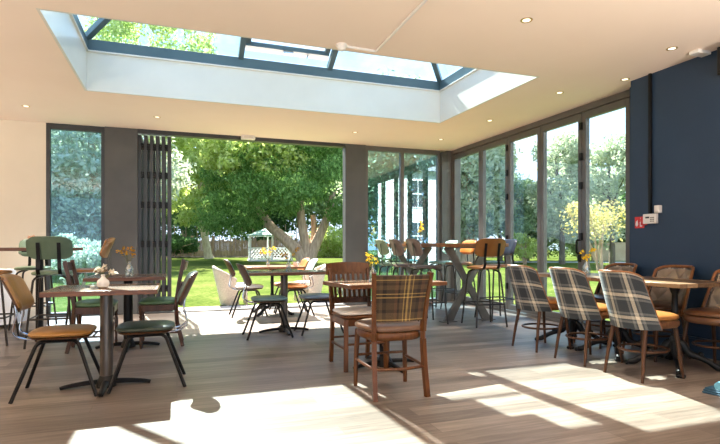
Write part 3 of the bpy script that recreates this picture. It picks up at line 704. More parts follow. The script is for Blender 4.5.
# bar table with X legs
def bar_table():
    t = thing('bar_table', 'long high wooden bar table on grey X-shaped metal legs', 'high table', (4.10, 7.65, 0))
    z = 1.16
    bm = nb(); box(bm, -.62, .60, -1.18, 1.22, z-.055, z); obj('table_top', bm, M['bartop'], t, bevel=.004)
    for y in (-1.0, .9):
        bm = nb()
        for s in (-1, 1):
            n = 12; L1 = []; L2 = []
            for k in range(n+1):
                q = k/n; x = s*(-.33+.66*q); wd = .055+.022*(2*q-1)**2
                L1.append((x-wd, .012+(z-.08)*q)); L2.append((x+wd, .012+(z-.08)*q))
            off = .004*s
            prism(bm, L1+L2[::-1], y-.022+off, y+.022+off, 'xz')
        for s in (-1, 1): box(bm, s*.33-.12, s*.33+.12, y-.06, y+.06, 0, .014)
        lathe(bm, [(.06, -.03), (.06, .03)], (0, 0, 0), 16)
        for v in bm.verts[-32:]: v.co = Vector((v.co.x, y+v.co.z, z*.5-.03+v.co.y))
        box(bm, -.36, .36, y-.05, y+.05, z-.075, z-.055)
        obj('cross_leg', bm, M['gunmetal'], t)
bar_table()
bar_stool('orange-tan bar stool at the near end of the bar table, back to camera', M['tan'], M['tan'], (4.10, 6.22, 0), math.radians(-6))
g = 'bar stools along the bar table'
bar_stool('brown leather bar stool on the left of the bar table, nearest the camera', M['brownleather'], M['brownleather'], (3.42, 6.68, 0), FE-.02)
bar_stool('brown leather bar stool on the left of the bar table, middle of three', M['brownleather'], M['brownleather'], (3.42, 7.32, 0), FE-.02)
bar_stool('sage green bar stool on the left of the bar table, furthest of three', M['sage'], M['sage'], (3.42, 7.90, 0), FE-.02)
bar_stool('mint bar stool on the window side of the bar table, furthest from camera', M['mint'], M['mint'], (4.66, 8.48, 0), FW)
bar_stool('orange bar stool on the window side of the bar table, in the middle', M['tan'], M['orange'], (4.66, 7.84, 0), FW)
bar_stool('navy bar stool on the window side, mostly behind the orange-tan stool', M['tan'], M['navyleather'], (4.64, 6.70, 0), FW)
# long run of tables by the navy wall
for k, (y, lab) in enumerate(((3.43, 'pale wood table nearest the camera in the right-hand row'), (4.075, 'pale wood table in the middle of the right-hand row'), (4.72, 'pale wood table at the window end of the right-hand row'))):
    pedestal_table(lab+', on iron claw base', (4.30, y, 0), .68, .64, .80, M['longtop'], M['longtop'], 'iron', name='dining_table', group=None)
tub_chair('grey and cream check tub chair nearest the camera, right of the three', (3.80, 3.33, 0), FE, M['saddle'], M['tan'])
tub_chair('grey and cream check tub chair in the middle of the three', (3.79, 3.95, 0), FE+.02, M['saddle'], M['tan'])
tub_chair('grey and cream check tub chair furthest from camera, beside the bar table', (3.78, 4.62, 0), FE+.03, M['saddle'], M['tan'])
tub_chair('beige quilted tub chair against the navy wall, cut by the right edge', (4.57, 3.22, 0), FW, M['beige'], M['seatply'], True)
tub_chair('beige quilted tub chair against the navy wall, behind the near end table', (4.57, 3.86, 0), FW, M['beige'], M['seatply'], True)
tub_chair('beige quilted tub chair in front of the last glass pane, behind yellow flowers', (4.57, 4.54, 0), FW, M['beige'], M['seatply'], True)

# ------------------------------------------------------------------ small things on tables
def petals(bm, c, r, n, size, squash=1.0, up=.3):
    for _ in range(n):
        d = Vector((random.gauss(0, 1), random.gauss(0, 1), random.gauss(up, .8))).normalized()
        p = Vector(c)+Vector((d.x*r, d.y*r, d.z*r*squash))*random.uniform(.3, 1)
        s = size*random.uniform(.7, 1.2); a = d.orthogonal().normalized(); b_ = d.cross(a)
        q = random.uniform(0, 6.28); a, b_ = a*math.cos(q)+b_*math.sin(q), b_*math.cos(q)-a*math.sin(q)
        tip = d*s*.5
        vs = [p-a*s*.5, p-b_*s*.28+tip*.4, p+a*s*.55+tip, p+b_*s*.28+tip*.4]
        bm.faces.new([bm.verts.new(v) for v in vs])
def stems(bm, base, heads, r=.0022):
    for h_ in heads:
        b0 = Vector(base); e = Vector(h_); mid = (b0*.45+e*.55); mid.z += .01
        mid.x = b0.x*.7+e.x*.3; mid.y = b0.y*.7+e.y*.3
        tube(bm, smooth_path([b0, mid, e], 4), r, 5)
def vase(label, loc, prof, m, heads, pm, size, pr_, n, cat='vase', name='flower_vase', flowers='flowers'):
    t = thing(name, label, cat, loc)
    inner = [(max(r-.004, .003), z+.004) for r, z in prof[::-1]]
    bm = nb(); lathe(bm, prof+inner, (0, 0, 0), 20); obj('vase', bm, m, t)
    bm = nb(); stems(bm, (0, 0, prof[0][1]+.02), heads); st = obj('stem', bm, M['stem'], t)
    bm = nb()
    for h_ in heads: petals(bm, h_, pr_, n, size)
    obj(flowers, bm, pm, t, ang=180)
    return t
BOT = [(.030, 0), (.034, .006), (.034, .07), (.030, .09), (.015, .115), (.013, .14), (.016, .15)]
BUD = [(.022, 0), (.040, .012), (.047, .035), (.042, .058), (.020, .078), (.013, .092), (.016, .104)]
SLIM = [(.022, 0), (.030, .01), (.032, .05), (.018, .085), (.012, .13), (.015, .16)]
vase('white round bud vase of dried cream flowers on the nearest left table', (-.545, 4.44, .79), BUD, M['ceramic'],
     [(-.03, .0, .150), (.01, .01, .165), (-.045, -.01, .135), (.055, 0, .125), (.08, .0, .118), (-.01, -.01, .14)], M['driedpetal'], .028, .018, 12)
t = thing('tealight_holder', 'small clear glass tealight holder beside the white bud vase', 'candle holder', (-.605, 4.36, .79))
bm = nb(); lathe(bm, [(.022, 0), (.026, .01), (.028, .042), (.025, .042), (.022, .012), (.003, .010)], (0, 0, 0), 18); obj('holder', bm, M['bottleglass'], t)
bm = nb(); lathe(bm, [(.019, .012), (.019, .026), (.002, .027)], (0, 0, 0), 16); obj('candle', bm, M['ceramic'], t)
vase('clear bottle of orange leaves on the second left table', (-.49, 6.10, .79), [(r*1.15, z*1.05) for r, z in BOT], M['bottleglass'],
     [(-.10, 0, .27), (-.05, .02, .25), (.0, 0, .30), (.03, -.01, .27), (.035, .02, .23), (-.02, 0, .24), (-.06, .01, .29)], M['orangepetal'], .034, .028, 9)
vase('clear bottle of orange leaves on the dark topped table by the doors', (1.40, 6.72, .79), BOT, M['bottleglass'],
     [(-.09, 0, .20), (-.03, .02, .22), (.05, 0, .22), (.10, -.01, .26), (.13, .02, .29), (-.02, 0, .17)], M['orangepetal'], .034, .026, 8)
vase('glass vase of yellow flowers on the orange-brown table at the sill', (1.40, 8.36, .79), SLIM, M['bottleglass'],
     [(-.08, 0, .26), (-.03, .02, .22), (.05, 0, .27), (.10, -.01, .29), (.02, .02, .21), (-.09, 0, .22)], M['yellowpetal'], .045, .035, 8)
vase('clear bottle of yellow flowers on the centre foreground table, behind the check chair', (1.73, 4.47, .79), BOT, M['bottleglass'],
     [(-.05, 0, .20), (-.01, .02, .23), (.03, 0, .21), (-.02, -.01, .18), (.0, .02, .16), (.035, 0, .17), (-.055, 0, .245), (-.03, .01, .215)], M['yellowpetal'], .024, .022, 8)
vase('slim glass vase of tall yellow flowers on the bar table', (4.02, 8.05, 1.16), SLIM, M['bottleglass'],
     [(-.02, 0, .22), (.01, .02, .28), (.02, 0, .33), (-.015, -.01, .38), (.03, .02, .25)], M['yellowpetal'], .045, .03, 8)
vase('white frosted bottle of yellow daffodils on the right-hand row of tables', (4.22, 4.42, .80), [(r*1.25, z*1.15) for r, z in BOT], M['bottleglass'],
     [(-.06, 0, .25), (.0, .0, .19), (.035, 0, .20), (.085, -.01, .285), (-.03, .0, .185), (.08, 0, .265)], M['yellowpetal'], .036, .024, 9)
vase('small vase with a peach flower on the corner high table', (-1.70, 7.42, 1.10), [(.018, 0), (.024, .01), (.022, .04), (.012, .06), (.014, .07)], M['ceramic'],
     [(-.02, 0, .105), (.015, 0, .115), (.0, .01, .13), (.03, 0, .10), (-.045, 0, .12)], M['pinkpetal'], .04, .024, 10)
t = thing('coffee_cup', 'small white cup on the orange-brown table at the sill', 'cup', (1.82, 8.18, .79))
bm = nb(); lathe(bm, [(.025, 0), (.038, .02), (.042, .07), (.039, .07), (.035, .02), (.004, .012)], (0, 0, 0), 20); obj('cup', bm, M['ceramic'], t)
bm = nb(); tube(bm, smooth_path([(.040, 0, .055), (.065, 0, .05), (.062, 0, .025), (.037, 0, .02)], 4), .005, 6); obj('handle', bm, M['ceramic'], t)

# cloth covered side table at the far left
t = thing('side_table', 'low side table under a hanging white cloth at the left edge', 'table', (-2.52, 8.42, 0))
def clothp(z, k): a = 2*PI*k/72; r = .36+(.80-z)*.20+(.80-z)*.05*math.sin(9*a); return (r*math.cos(a), r*math.sin(a), z)
bm = nb(); rings = [[bm.verts.new(clothp(z, k)) for k in range(72)] for z in (.06, .2, .35, .5, .65, .77, .79)]
for A, B in zip(rings, rings[1:]):
    for k in range(72): bm.faces.new((A[k], A[(k+1) % 72], B[(k+1) % 72], B[k]))
bm.faces.new(rings[-1]); obj('tablecloth', bm, M['cloth'], t)
bm = nb(); tube(bm, [(0, 0, 0), (0, 0, .77)], .035, 12); lathe(bm, [(.2, 0), (.2, .02), (.04, .04)], (0, 0, 0), 20); obj('column', bm, M['black'], t)

# blue thing at the right edge
t = thing('folded_textile', 'light blue rolled fabric on a dark blue folded one, on floor at right edge', 'fabric', (3.955, 2.70, 0), .15)
bm = nb(); tube(bm, smooth_path([(-.14, 0, .052), (-.13, .0, .053), (.13, 0, .053), (.14, 0, .052)], 3), [.02, .03]+[.033]*6+[.03, .02], 14)
for v in bm.verts: v.co.z = .038+ (v.co.z-.02)*1.0
obj('rolled_fabric', bm, M['bluefab'], t)
bm = nb(); box(bm, -.17, .17, -.11, .11, 0, .016); box(bm, -.165, .16, -.105, .105, .016, .032); box(bm, -.155, .165, -.10, .10, .032, .044); obj('folded_fabric', bm, M['bluedark'], t, bevel=.006)

# ------------------------------------------------------------------ wall and ceiling fittings
t = thing('alarm_keypad', 'white alarm keypad with small dark display on the navy wall', 'keypad', (XN, 4.27, 1.37))
bm = nb(); box(bm, -.036, 0, -.085, .085, 0, .11); obj('body', bm, M['plastic'], t, bevel=.006)
bm = nb(); box(bm, -.038, -.035, .0, .05, .060, .078); obj('display', bm, M['screen'], t)
bm = nb()
for i in range(3):
    for j in range(3): box(bm, -.039, -.035, -.06+i*.018, -.048+i*.018, .02+j*.02, .032+j*.02)
obj('keys', bm, M['gunmetal'], t)
o = nb(); box(o, -.055, 0, -.03, .03, 0, .085); box(o, -.062, -.05, -.022, .022, .012, .07); ob = obj('motion_sensor', o, M['plastic'], None, (XN, 4.165, 1.482), bevel=.008); tag(ob, 'small white sensor fixed just above the alarm keypad', 'sensor')
t = thing('fire_point_sign', 'red square fire sign with white symbols beside the keypad', 'sign', (XN, 4.425, 1.325))
bm = nb(); box(bm, -.006, 0, -.062, .062, 0, .13); obj('plate', bm, M['red'], t)
bm = nb()   # white flame, hand and button
fl = [(.035, .02), (.052, .035), (.050, .06), (.040, .085), (.036, .07), (.026, .095), (.018, .06), (.016, .035)]
prism(bm, fl, -.0085, -.006, 'yz')
prism(bm, rrect(.030, .055, .006, 3, -.022, .045), -.0085, -.006, 'yz'); prism(bm, rrect(.008, .03, .003, 3, -.022, .085), -.0085, -.006, 'yz')
prism(bm, [(-.022+.008*math.cos(q), .113+.008*math.sin(q)) for q in [2*PI*k/12 for k in range(12)]], -.0085, -.006, 'yz')
obj('symbol', bm, M['plastic'], t)
bm = nb(); box(bm, -.012, 0, -.05, .03, 0, .10); ob = obj('fire_call_point', bm, M['red'], None, (XN, 4.375, 1.355), bevel=.004); tag(ob, 'red call point partly behind the white keypad', 'alarm')
bm = nb(); box(bm, XN-.028, XN, 4.262, 4.292, 1.48, H); ob = obj('cable_trunking', bm, M['black'], bevel=.002); tag(ob, 'navy vertical cable trunking from ceiling down to the keypad', 'conduit')
# loudspeaker
t = thing('loudspeaker', 'black loudspeaker on a bracket high on the navy wall at right edge', 'speaker', (XN, 3.30, 2.73))
bm = nb(); box(bm, -.20, -.05, -.10, .10, .0, .27); obj('cabinet', bm, M['black'], t, bevel=.012)
bm = nb(); box(bm, -.207, -.20, -.085, .085, .02, .25); obj('grille', bm, M['iron'], t)
bm = nb(); box(bm, -.06, 0, -.03, .03, .10, .18); obj('bracket', bm, M['black'], t)
bm = nb(); tube(bm, smooth_path([(-.08, .10, .22), (-.03, .17, .25), (-.02, .20, .12), (-.03, .16, .0), (-.08, .10, .02)], 5), .005, 6); obj('cable', bm, M['black'], t)
t = thing('junction_box', 'small white junction box where ceiling meets navy wall, by the loudspeaker', 'box', (4.88, 3.62, H-.035))
bm = nb(); box(bm, -.09, .09, -.05, .05, 0, .035); obj('cover', bm, M['plastic'], t, bevel=.006)
# heat detector and its surface conduit
t = thing('heat_detector', 'round white heat detector on the ceiling beside the skylight', 'detector', (1.485, 4.66, H))
bm = nb(); lathe(bm, [(.055, 0), (.055, -.018), (.042, -.03), (.036, -.052), (.02, -.06), (.002, -.061)], (0, 0, 0), 24); obj('body', bm, M['plastic'], t)
bm = nb(); tube(bm, [(1.53, 4.66, H-.011), (1.845, 4.675, H-.011), (1.82, 3.2, H-.011), (1.80, -1.0, H-.011)], .013, 8); ob = obj('ceiling_conduit', bm, M['plastic']); tag(ob, 'thin white L-shaped conduit along the ceiling to the detector', 'conduit')
t = thing('door_sensor', 'small white sensor box on the ceiling above the open doors', 'sensor', (1.17, YB-.12, H-.07))
bm = nb(); box(bm, -.12, .12, -.05, .05, 0, .07); obj('body', bm, M['plastic'], t, bevel=.01)
bm = nb(); box(bm, -.08, .08, -.053, -.049, .018, .05); obj('lens', bm, M['white'], t)
# downlights
DL = [(-1.96, 8.17, 'nearest the cream back wall'), (-.28, 8.20, 'above the folded doors'), (2.84, 8.16, 'above the grey pillar right of the garden opening'), (4.50, 8.20, 'above the far end of the bar table'),
      (4.53, 6.71, 'above the near end of the bar table'), (4.53, 5.19, 'right of the skylight near the glazed doors'), (2.81, 3.62, 'nearest the camera above the centre of the room'), (4.55, 3.66, 'lit white beside the navy wall'),
      (4.88, 4.52, 'angled by the last glass pane')]
def downlight(x, y, lab, first=[None]):
    if first[0] is None:
        t = thing('downlight', lab, 'ceiling light', (x, y, H), 0, 'recessed ceiling spotlights')
        bm = nb(); lathe(bm, [(.033, -.002), (.048, -.006), (.052, -.001), (.050, .0), (.030, .0)], (0, 0, 0), 24, False); obj('bezel', bm, M['brass'], t)
        bm = nb(); lathe(bm, [(.034, -.0035), (.002, -.0035)], (0, 0, 0), 20); obj('lamp', bm, M['lampwarm'], t)
        first[0] = t; t['label'] = lab; return t
    return dup(first[0], (x, y, H), 0, lab)
M['lampwarm'] = lamp_mat('warm_lamp', (1, .86, .66), .5)
for k, (x, y, l) in enumerate(DL):
    d = downlight(x, y, 'round recessed ceiling spotlight '+l)
    if k in (5, 7, 8): continue
    ld = bpy.data.lights.new('added_spot', 'SPOT'); ld.energy = (170, 370, 370, 330, 190, 0, 110)[k]; ld.color = (1, .90, .80); ld.spot_size = 1.1; ld.spot_blend = .8; ld.shadow_soft_size = .04  # added beams for warm ceiling bounce and fill; these fixtures look unlit
    lo = bpy.data.objects.new('added_spot', ld); C.objects.link(lo); lo.location = (0, 0, -.012); lo.parent = d

# ------------------------------------------------------------------ outdoors
bm = nb(); box(bm, -90, 90, 9.95, 130, -.25, -.03); box(bm, 6.0, 90, -30, 9.95, -.25, -.03); struct(obj('lawn', bm, M['lawn']))
bm = nb(); box(bm, -8, 6.0, 9.33, 9.95, -.2, -.012); box(bm, 5.42, 6.0, 2, 9.33, -.2, -.012); struct(obj('patio', bm, M['paving'], bevel=.005))

TH = math.atan(183/510); sT, cT = math.sin(TH), math.cos(TH)
def along(px, dep):      # survey helper: bearing and distance from the viewpoint to a ground point
    u = (px-360)/510; return (dep*(sT+u*cT), dep*(cT-u*sT))
def leaves(name, clumps, size, m, parent, flat=.0, hang=0.0, asp=.5):
    """clumps: (cx,cy,cz, rx,ry,rz, n). Leaf quads scattered through ellipsoids, denser at the skin."""
    Vs = []
    for (cx, cy, cz, rx, ry, rz, n) in clumps:
        d = rng.normal(size=(n, 3)); d /= np.linalg.norm(d, axis=1)[:, None]
        rad = rng.uniform(.35, 1.0, (n, 1))**.45
        lump = 1+.16*np.sin(d[:, :1]*7+cx)*np.sin(d[:, 1:2]*6+cy)+.12*np.sin(d[:, 2:3]*9+cz)
        p = d*rad*lump*np.array([rx, ry, rz])+np.array([cx, cy, cz])
        nn = d*.6+rng.normal(size=(n, 3))*.6; nn[:, 2] += flat; nn /= np.linalg.norm(nn, axis=1)[:, None]
        rv = rng.normal(size=(n, 3)); rv[:, 2] -= hang*2.5
        a = np.cross(nn, rv); a = np.cross(a, nn); a /= np.linalg.norm(a, axis=1)[:, None]
        b_ = np.cross(nn, a); s = size*rng.uniform(.6, 1.35, (n, 1))
        q = np.stack([p-a*s*.5, p-b_*s*asp*.5+a*s*.05, p+a*s*.6, p+b_*s*asp*.5+a*s*.05], 1)
        Vs.append(q.reshape(-1, 3))
    V = np.concatenate(Vs); k = len(V)//4
    me = bpy.data.meshes.new(name)
    me.vertices.add(len(V)); me.vertices.foreach_set('co', V.astype(np.float32).ravel())
    me.loops.add(len(V)); me.loops.foreach_set('vertex_index', np.arange(len(V), dtype=np.int32))
    me.polygons.add(k); me.polygons.foreach_set('loop_start', np.arange(0, len(V), 4, dtype=np.int32))
    me.update(); me.validate(); me.materials.append(m)
    o = bpy.data.objects.new(name, me); C.objects.link(o); o.parent = parent
    return o
def crown(cx, cy, cz, R, Rz, n, per, sub=.42, seed=0, keep=None):
    g = random.Random(seed); out = []
    for k in range(n):
        while True:
            x, y, z = (g.uniform(-1, 1) for _ in range(3))
            q = x*x+y*y+z*z
            if .25 < q < 1: break
        s = R*sub*g.uniform(.7, 1.2)
        c = (cx+x*R*.8, cy+y*R*.8, cz+z*Rz*.85)
        if keep and not keep(*c): continue
        out.append((*c, s, s, s*.8, per))
    return out
def tree(label, px, dep, cz, R, Rz, n, per, leaf, m, trunk_r, bark, seed, hang=0, limbs=5, zoff=0, group=None):
    x, y = along(px, dep); t = thing('tree', label, 'tree', (x, y, -.03), 0, group); g = random.Random(seed+99)
    bm = nb(); tube(bm, smooth_path([(0, 0, -.1), (.05*trunk_r, 0, cz*.35), (g.uniform(-.3, .3), g.uniform(-.3, .3), cz*.75), (g.uniform(-.5, .5), g.uniform(-.5, .5), cz+Rz*.5)], 5), [trunk_r*(1.25-.065*k) for k in range(16)], 12)
    for k in range(limbs):
        a = g.uniform(0, 6.28); z0 = cz*.55+g.uniform(0, Rz*.4); r_ = R*g.uniform(.4, .75)
        tube(bm, smooth_path([(0, 0, z0), (r_*.4*math.cos(a), r_*.4*math.sin(a), z0+.7), (r_*math.cos(a), r_*math.sin(a), z0+1.6)], 4), [trunk_r*.38-.03*trunk_r*k2 for k2 in range(9)], 8)
    obj('trunk', bm, bark, t)
    leaves('foliage', crown(0, 0, cz, R, Rz, n, per, seed=seed), leaf, m, t, hang=hang)
    return t
# the big spreading conifer
x0, y0 = along(304, 34); K = 34/510
t = thing('spreading_conifer', 'big dark green conifer with three spreading bare trunks on the lawn', 'tree', (x0, y0, -.03))
def P_(px, py, off=0):   # a point of the conifer in its own axes, at its own distance
    a, b_ = along(px, 34+off); return (a-x0, b_-y0, 1.15-(py-246)*(34+off)/510)
bm = nb()
tube(bm, smooth_path([P_(304, 263.5), P_(300, 254), P_(286, 240), P_(271, 227, .5), P_(262, 214, 1), P_(250, 195, 1.5)], 5), [.74*q for q in (.95, .85, .70, .62, .58, .56, .55, .54, .53, .52, .50, .49, .48, .47, .46, .45, .44, .43, .42, .40, .38, .36, .34, .32, .30, .28)], 12)
tube(bm, smooth_path([P_(306, 263.5), P_(307, 250), P_(303, 232), P_(301, 215), P_(300, 190)], 5), [.74*q for q in (.80, .72, .62, .55, .50, .48, .46, .45, .44, .43, .42, .41, .40, .39, .38, .36, .34, .32, .30, .28, .26)], 12)
tube(bm, smooth_path([P_(308, 263.5), P_(313, 250), P_(322, 230), P_(329, 212), P_(333, 192)], 5), [.74*q for q in (.85, .75, .66, .60, .55, .53, .50, .48, .46, .44, .42, .40, .38, .36, .34, .32, .30, .28, .26, .25, .24)], 12)
tube(bm, smooth_path([P_(309, 255, .5), P_(314, 236, 1), P_(313, 215, 1)], 5), [.74*q for q in (.36, .34, .33, .32, .31, .30, .29, .28, .27, .26, .25)], 10)
obj('trunk', bm, M['bark'], t)
cl = []; g = random.Random(3)
for k in range(150):
    px = g.uniform(207, 352); py = g.uniform(92, 232)
    lim = 230 if px < 255 else (212 if px < 300 else 198)
    if py > lim or (px > 330 and py > 190 and g.random() < .3): continue
    if px < 225 and py < 175: continue
    off = g.uniform(-3.5, 3.5); p = P_(px, py-4, off); s = g.uniform(.75, 1.25)
    cl.append((*p, s, s, s*.85, 560))
for (px, py) in ((338, 218), (345, 222), (340, 208), (212, 226), (225, 230), (240, 229), (250, 224)):
    p = P_(px, py-3, -1); cl.append((*p, .95, .95, .6, 520))
leaves('foliage', cl, .21, M['yew'], t, hang=.6, asp=.42)
# yellow green broadleaf at left with a limb reaching in front of the conifer
x0, y0 = along(207, 46)
t = thing('broadleaf_tree', 'tall yellow-green leafy tree left of the conifer, seen beside the folded doors', 'tree', (x0, y0, -.03))
def Q_(px, py, off=0): a, b_ = along(px, 46+off); return (a-x0, b_-y0, 1.15-(py-246)*(46+off)/510)
bm = nb(); tube(bm, smooth_path([Q_(209, 259), Q_(207, 248), Q_(203, 225), Q_(200, 195), Q_(198, 140), Q_(196, 60)], 5), [.50, .43, .39]+[.36-.010*k for k in range(23)], 12)
tube(bm, smooth_path([Q_(201, 190), Q_(215, 172, -4), Q_(235, 162, -9), Q_(255, 152, -13), Q_(268, 142, -14)], 4), [.28-.014*k for k in range(17)], 8)
tube(bm, smooth_path([Q_(202, 205), Q_(190, 185), Q_(178, 172)], 4), [.24-.016*k for k in range(9)], 8)
obj('trunk', bm, M['barkgrey'], t)
cl = []; g = random.Random(5)
for k in range(150):
    py = g.uniform(-10, 214); px = g.uniform(150, 226) if py > 80 else g.uniform(95, 205); off = g.uniform(-5, 4)
    if px > 212 and py > 195: continue
    p = Q_(px, py, off); s = g.uniform(.9, 1.6); cl.append((*p, s, s, s*.75, 300))
for k in range(60):
    px, py = g.uniform(172, 226), g.uniform(132, 222)
    if px > 208 and py > 190: continue
    p = Q_(px, py, -9+g.uniform(-1, 1)); q = g.uniform(.5, .9); cl.append((*p, q, q, q*.6, 110))
for k in range(60):
    px = g.uniform(208, 300); py = g.uniform(118, 168)-max(0, (px-240))*.12; off = -14+g.uniform(-1.5, 1.5)
    p = Q_(px, py+g.uniform(-4, 8), off); s = g.uniform(.5, .9); cl.append((*p, s, s, s*.55, 130))
leaves('foliage', cl, .27, M['lime'], t, flat=.2, asp=.6)
# other trees
tree('dense dark tree behind the fence at the far left of the garden', 185, 62, 8, 7, 7, 26, 800, .5, M['dark'], .5, M['bark'], 21)
tree('dark tree behind the fence, seen under the conifer branches', 262, 66, 9, 8, 8, 30, 800, .55, M['dark'], .5, M['bark'], 22)
tree('dark green tree at the far right of the garden opening', 345, 62, 9.5, 7.5, 8, 30, 800, .5, M['broad'], .5, M['bark'], 23)
tree('dark leafy tree behind the two tall fixed panes', 405, 42, 7.2, 6.5, 7.0, 34, 900, .36, M['mid'], .45, M['bark'], 24)
tree('tall pale tree filling the narrow left window', 92, 26, 5.2, 4.4, 5.4, 40, 800, .26, M['pale'], .4, M['barkgrey'], 25)
tree('dark tree standing behind the pale one in the left window', 45, 40, 7, 6.5, 7.5, 34, 800, .38, M['dark'], .45, M['bark'], 26)
tree('dark leafy tree nearest the room corner, seen through the first right pane', 468, 34, 6.4, 3.0, 6.4, 44, 480, .30, M['pale'], .45, M['bark'], 27)
tree('tree seen through the second right pane, thinning at its top', 500, 38, 5.0, 2.4, 4.4, 28, 380, .30, M['mid'], .17, M['darkbark'], 28)
tree('mid green tree seen through the third right pane, below open sky', 527, 40, 3.3, 2.5, 3.1, 28, 380, .30, M['mid'], .17, M['darkbark'], 29)
tree('silvery green tree seen through the fourth right pane', 562, 32, 5.0, 2.1, 4.4, 34, 330, .24, M['pale'], .17, M['darkbark'], 30)
tree('mid green tree seen low through the fourth right pane', 580, 40, 3.3, 2.8, 2.8, 28, 380, .28, M['mid'], .17, M['darkbark'], 31)
tree('silvery tree high in the last right pane by the navy wall', 612, 33, 5.2, 2.2, 4.0, 32, 330, .24, M['pale'], .17, M['darkbark'], 32)
tree('dark tree low behind the last right pane', 622, 44, 3.4, 4.2, 2.9, 24, 900, .30, M['dark'], .17, M['darkbark'], 33)
# golden foliage in place of a yellow reflection, pale shrubs
def shrub(label, px, dep, cz, R, Rz, n, per, leaf, m, seed, name='shrub'):
    x, y = along(px, dep); t = thing(name, label, 'shrub', (x, y, -.03)); g = random.Random(seed)
    bm = nb()
    for k in range(6): tube(bm, smooth_path([(g.uniform(-.1, .1), g.uniform(-.1, .1), -.05), (g.uniform(-.3, .3)*R, g.uniform(-.3, .3)*R, cz*.6), (g.uniform(-.7, .7)*R, g.uniform(-.7, .7)*R, cz+Rz*.3)], 3), [.05, .045, .04, .035, .03, .025, .02], 6)
    obj('stem', bm, M['bark'], t); leaves('foliage', crown(0, 0, cz, R, Rz, n, per, seed=seed), leaf, m, t, hang=.3); return t
shrub('golden drooping foliage standing in for a reflection in the last two right panes', 600, 24, 2.5, 1.7, .9, 18, 75, .16, M['gold'], 41)  # foliage modelled in place of the yellow reflection on the glass
shrub('light green shrub at the foot of the third right pane', 524, 32, 1.1, 1.0, .9, 14, 260, .15, M['lime'], 42)
shrub('pale feathery shrub at the bottom of the left window', 78, 14, .75, .8, .75, 14, 300, .10, M['pale'], 43)
shrub('dark low shrub under the fence at the garden far left', 178, 50, 1.1, 2.2, 1.1, 12, 500, .25, M['dark'], 44)
shrub('green bush right of the conifer trunks by the fence', 334, 52, 1.3, 2.6, 1.6, 14, 500, .25, M['lime'], 45)
# hedge on the right and garden fence
def hedge(label, pa, da, pb, db, h, w, m):
    a = Vector((*along(pa, da), 0)); b_ = Vector((*along(pb, db), 0)); L_ = (b_-a).length; n = int(L_/1.2)
    t = thing('hedge', label, 'hedge', (a.x, a.y, -.03)); cl = []
    for k in range(n+1):
        p = (b_-a)*(k/n); cl.append((p.x, p.y, h*.52, .95, w, h*.52, 420))
    bm = nb()
    for k in range(n+1): p = (b_-a)*(k/n); tube(bm, [(p.x, p.y, -.05), (p.x, p.y, h*.7)], .05, 6)
    obj('stem', bm, M['bark'], t); leaves('foliage', cl, .20, m, t)
hedge('tall dark hedge right behind the brown fence at the end of the lawn', 140, 57, 360, 60, 5.2, .9, M['dark'])
hedge('clipped dark hedge along the lawn seen through the right panes', 450, 50, 592, 48, 1.7, .5, M['hedge'])
def fence(label, pa, da, pb, db, h, name='fence'):
    a = Vector((*along(pa, da), 0)); b_ = Vector((*along(pb, db), 0)); d = b_-a; L_ = d.length; ang = math.atan2(d.y, d.x)
    t = thing(name, label, 'fence', (a.x, a.y, -.03), ang); n = max(2, int(L_/2.0)); g = random.Random(8)
    bm = nb(); k = 0; x = 0
    while x < L_:
        w = g.uniform(.13, .17); hh = h*g.uniform(.86, .97); box(bm, x, min(x+w, L_), -.012, .012, .05, hh); x += w+.012
    for z in (.4, h*.75): box(bm, 0, L_, .012, .05, z, z+.09)
    obj('board_panel', bm, M['fence'], t)
    for k in range(n+1):
        bm = nb(); tube(bm, [(L_*k/n, -.09, -.1), (L_*k/n, -.09, h*g.uniform(1.0, 1.15))], .15, 8); obj('post', bm, M['fence'], t)
x, y = along(253, 52.2)
bm = nb(); box(bm, -26, 26, -1.6, 1.8, -.06, .06); struct(obj('soil_bed', bm, M['soil'], None, (x, y, -.03), -math.radians(19)))
fence('brown weathered fence with round posts at the end of the lawn', 150, 54, 356, 56, 1.95)
x, y = along(613, 40)
bm = nb(); box(bm, -1.6, 4, -.15, .15, -.1, 1.35); box(bm, -1.65, 4.05, -.19, .19, 1.35, 1.43); ob = obj('boundary_wall', bm, M['buffwall'], None, (x, y, -.03), -.4); tag(ob, 'low buff boundary wall seen through the last right pane', 'wall')
x, y = along(600, 36)
bm = nb(); box(bm, -9, 14, -1.0, 1.0, -.02, .012); struct(obj('path', bm, M['tarmac'], None, (x, y, -.03), -.45))
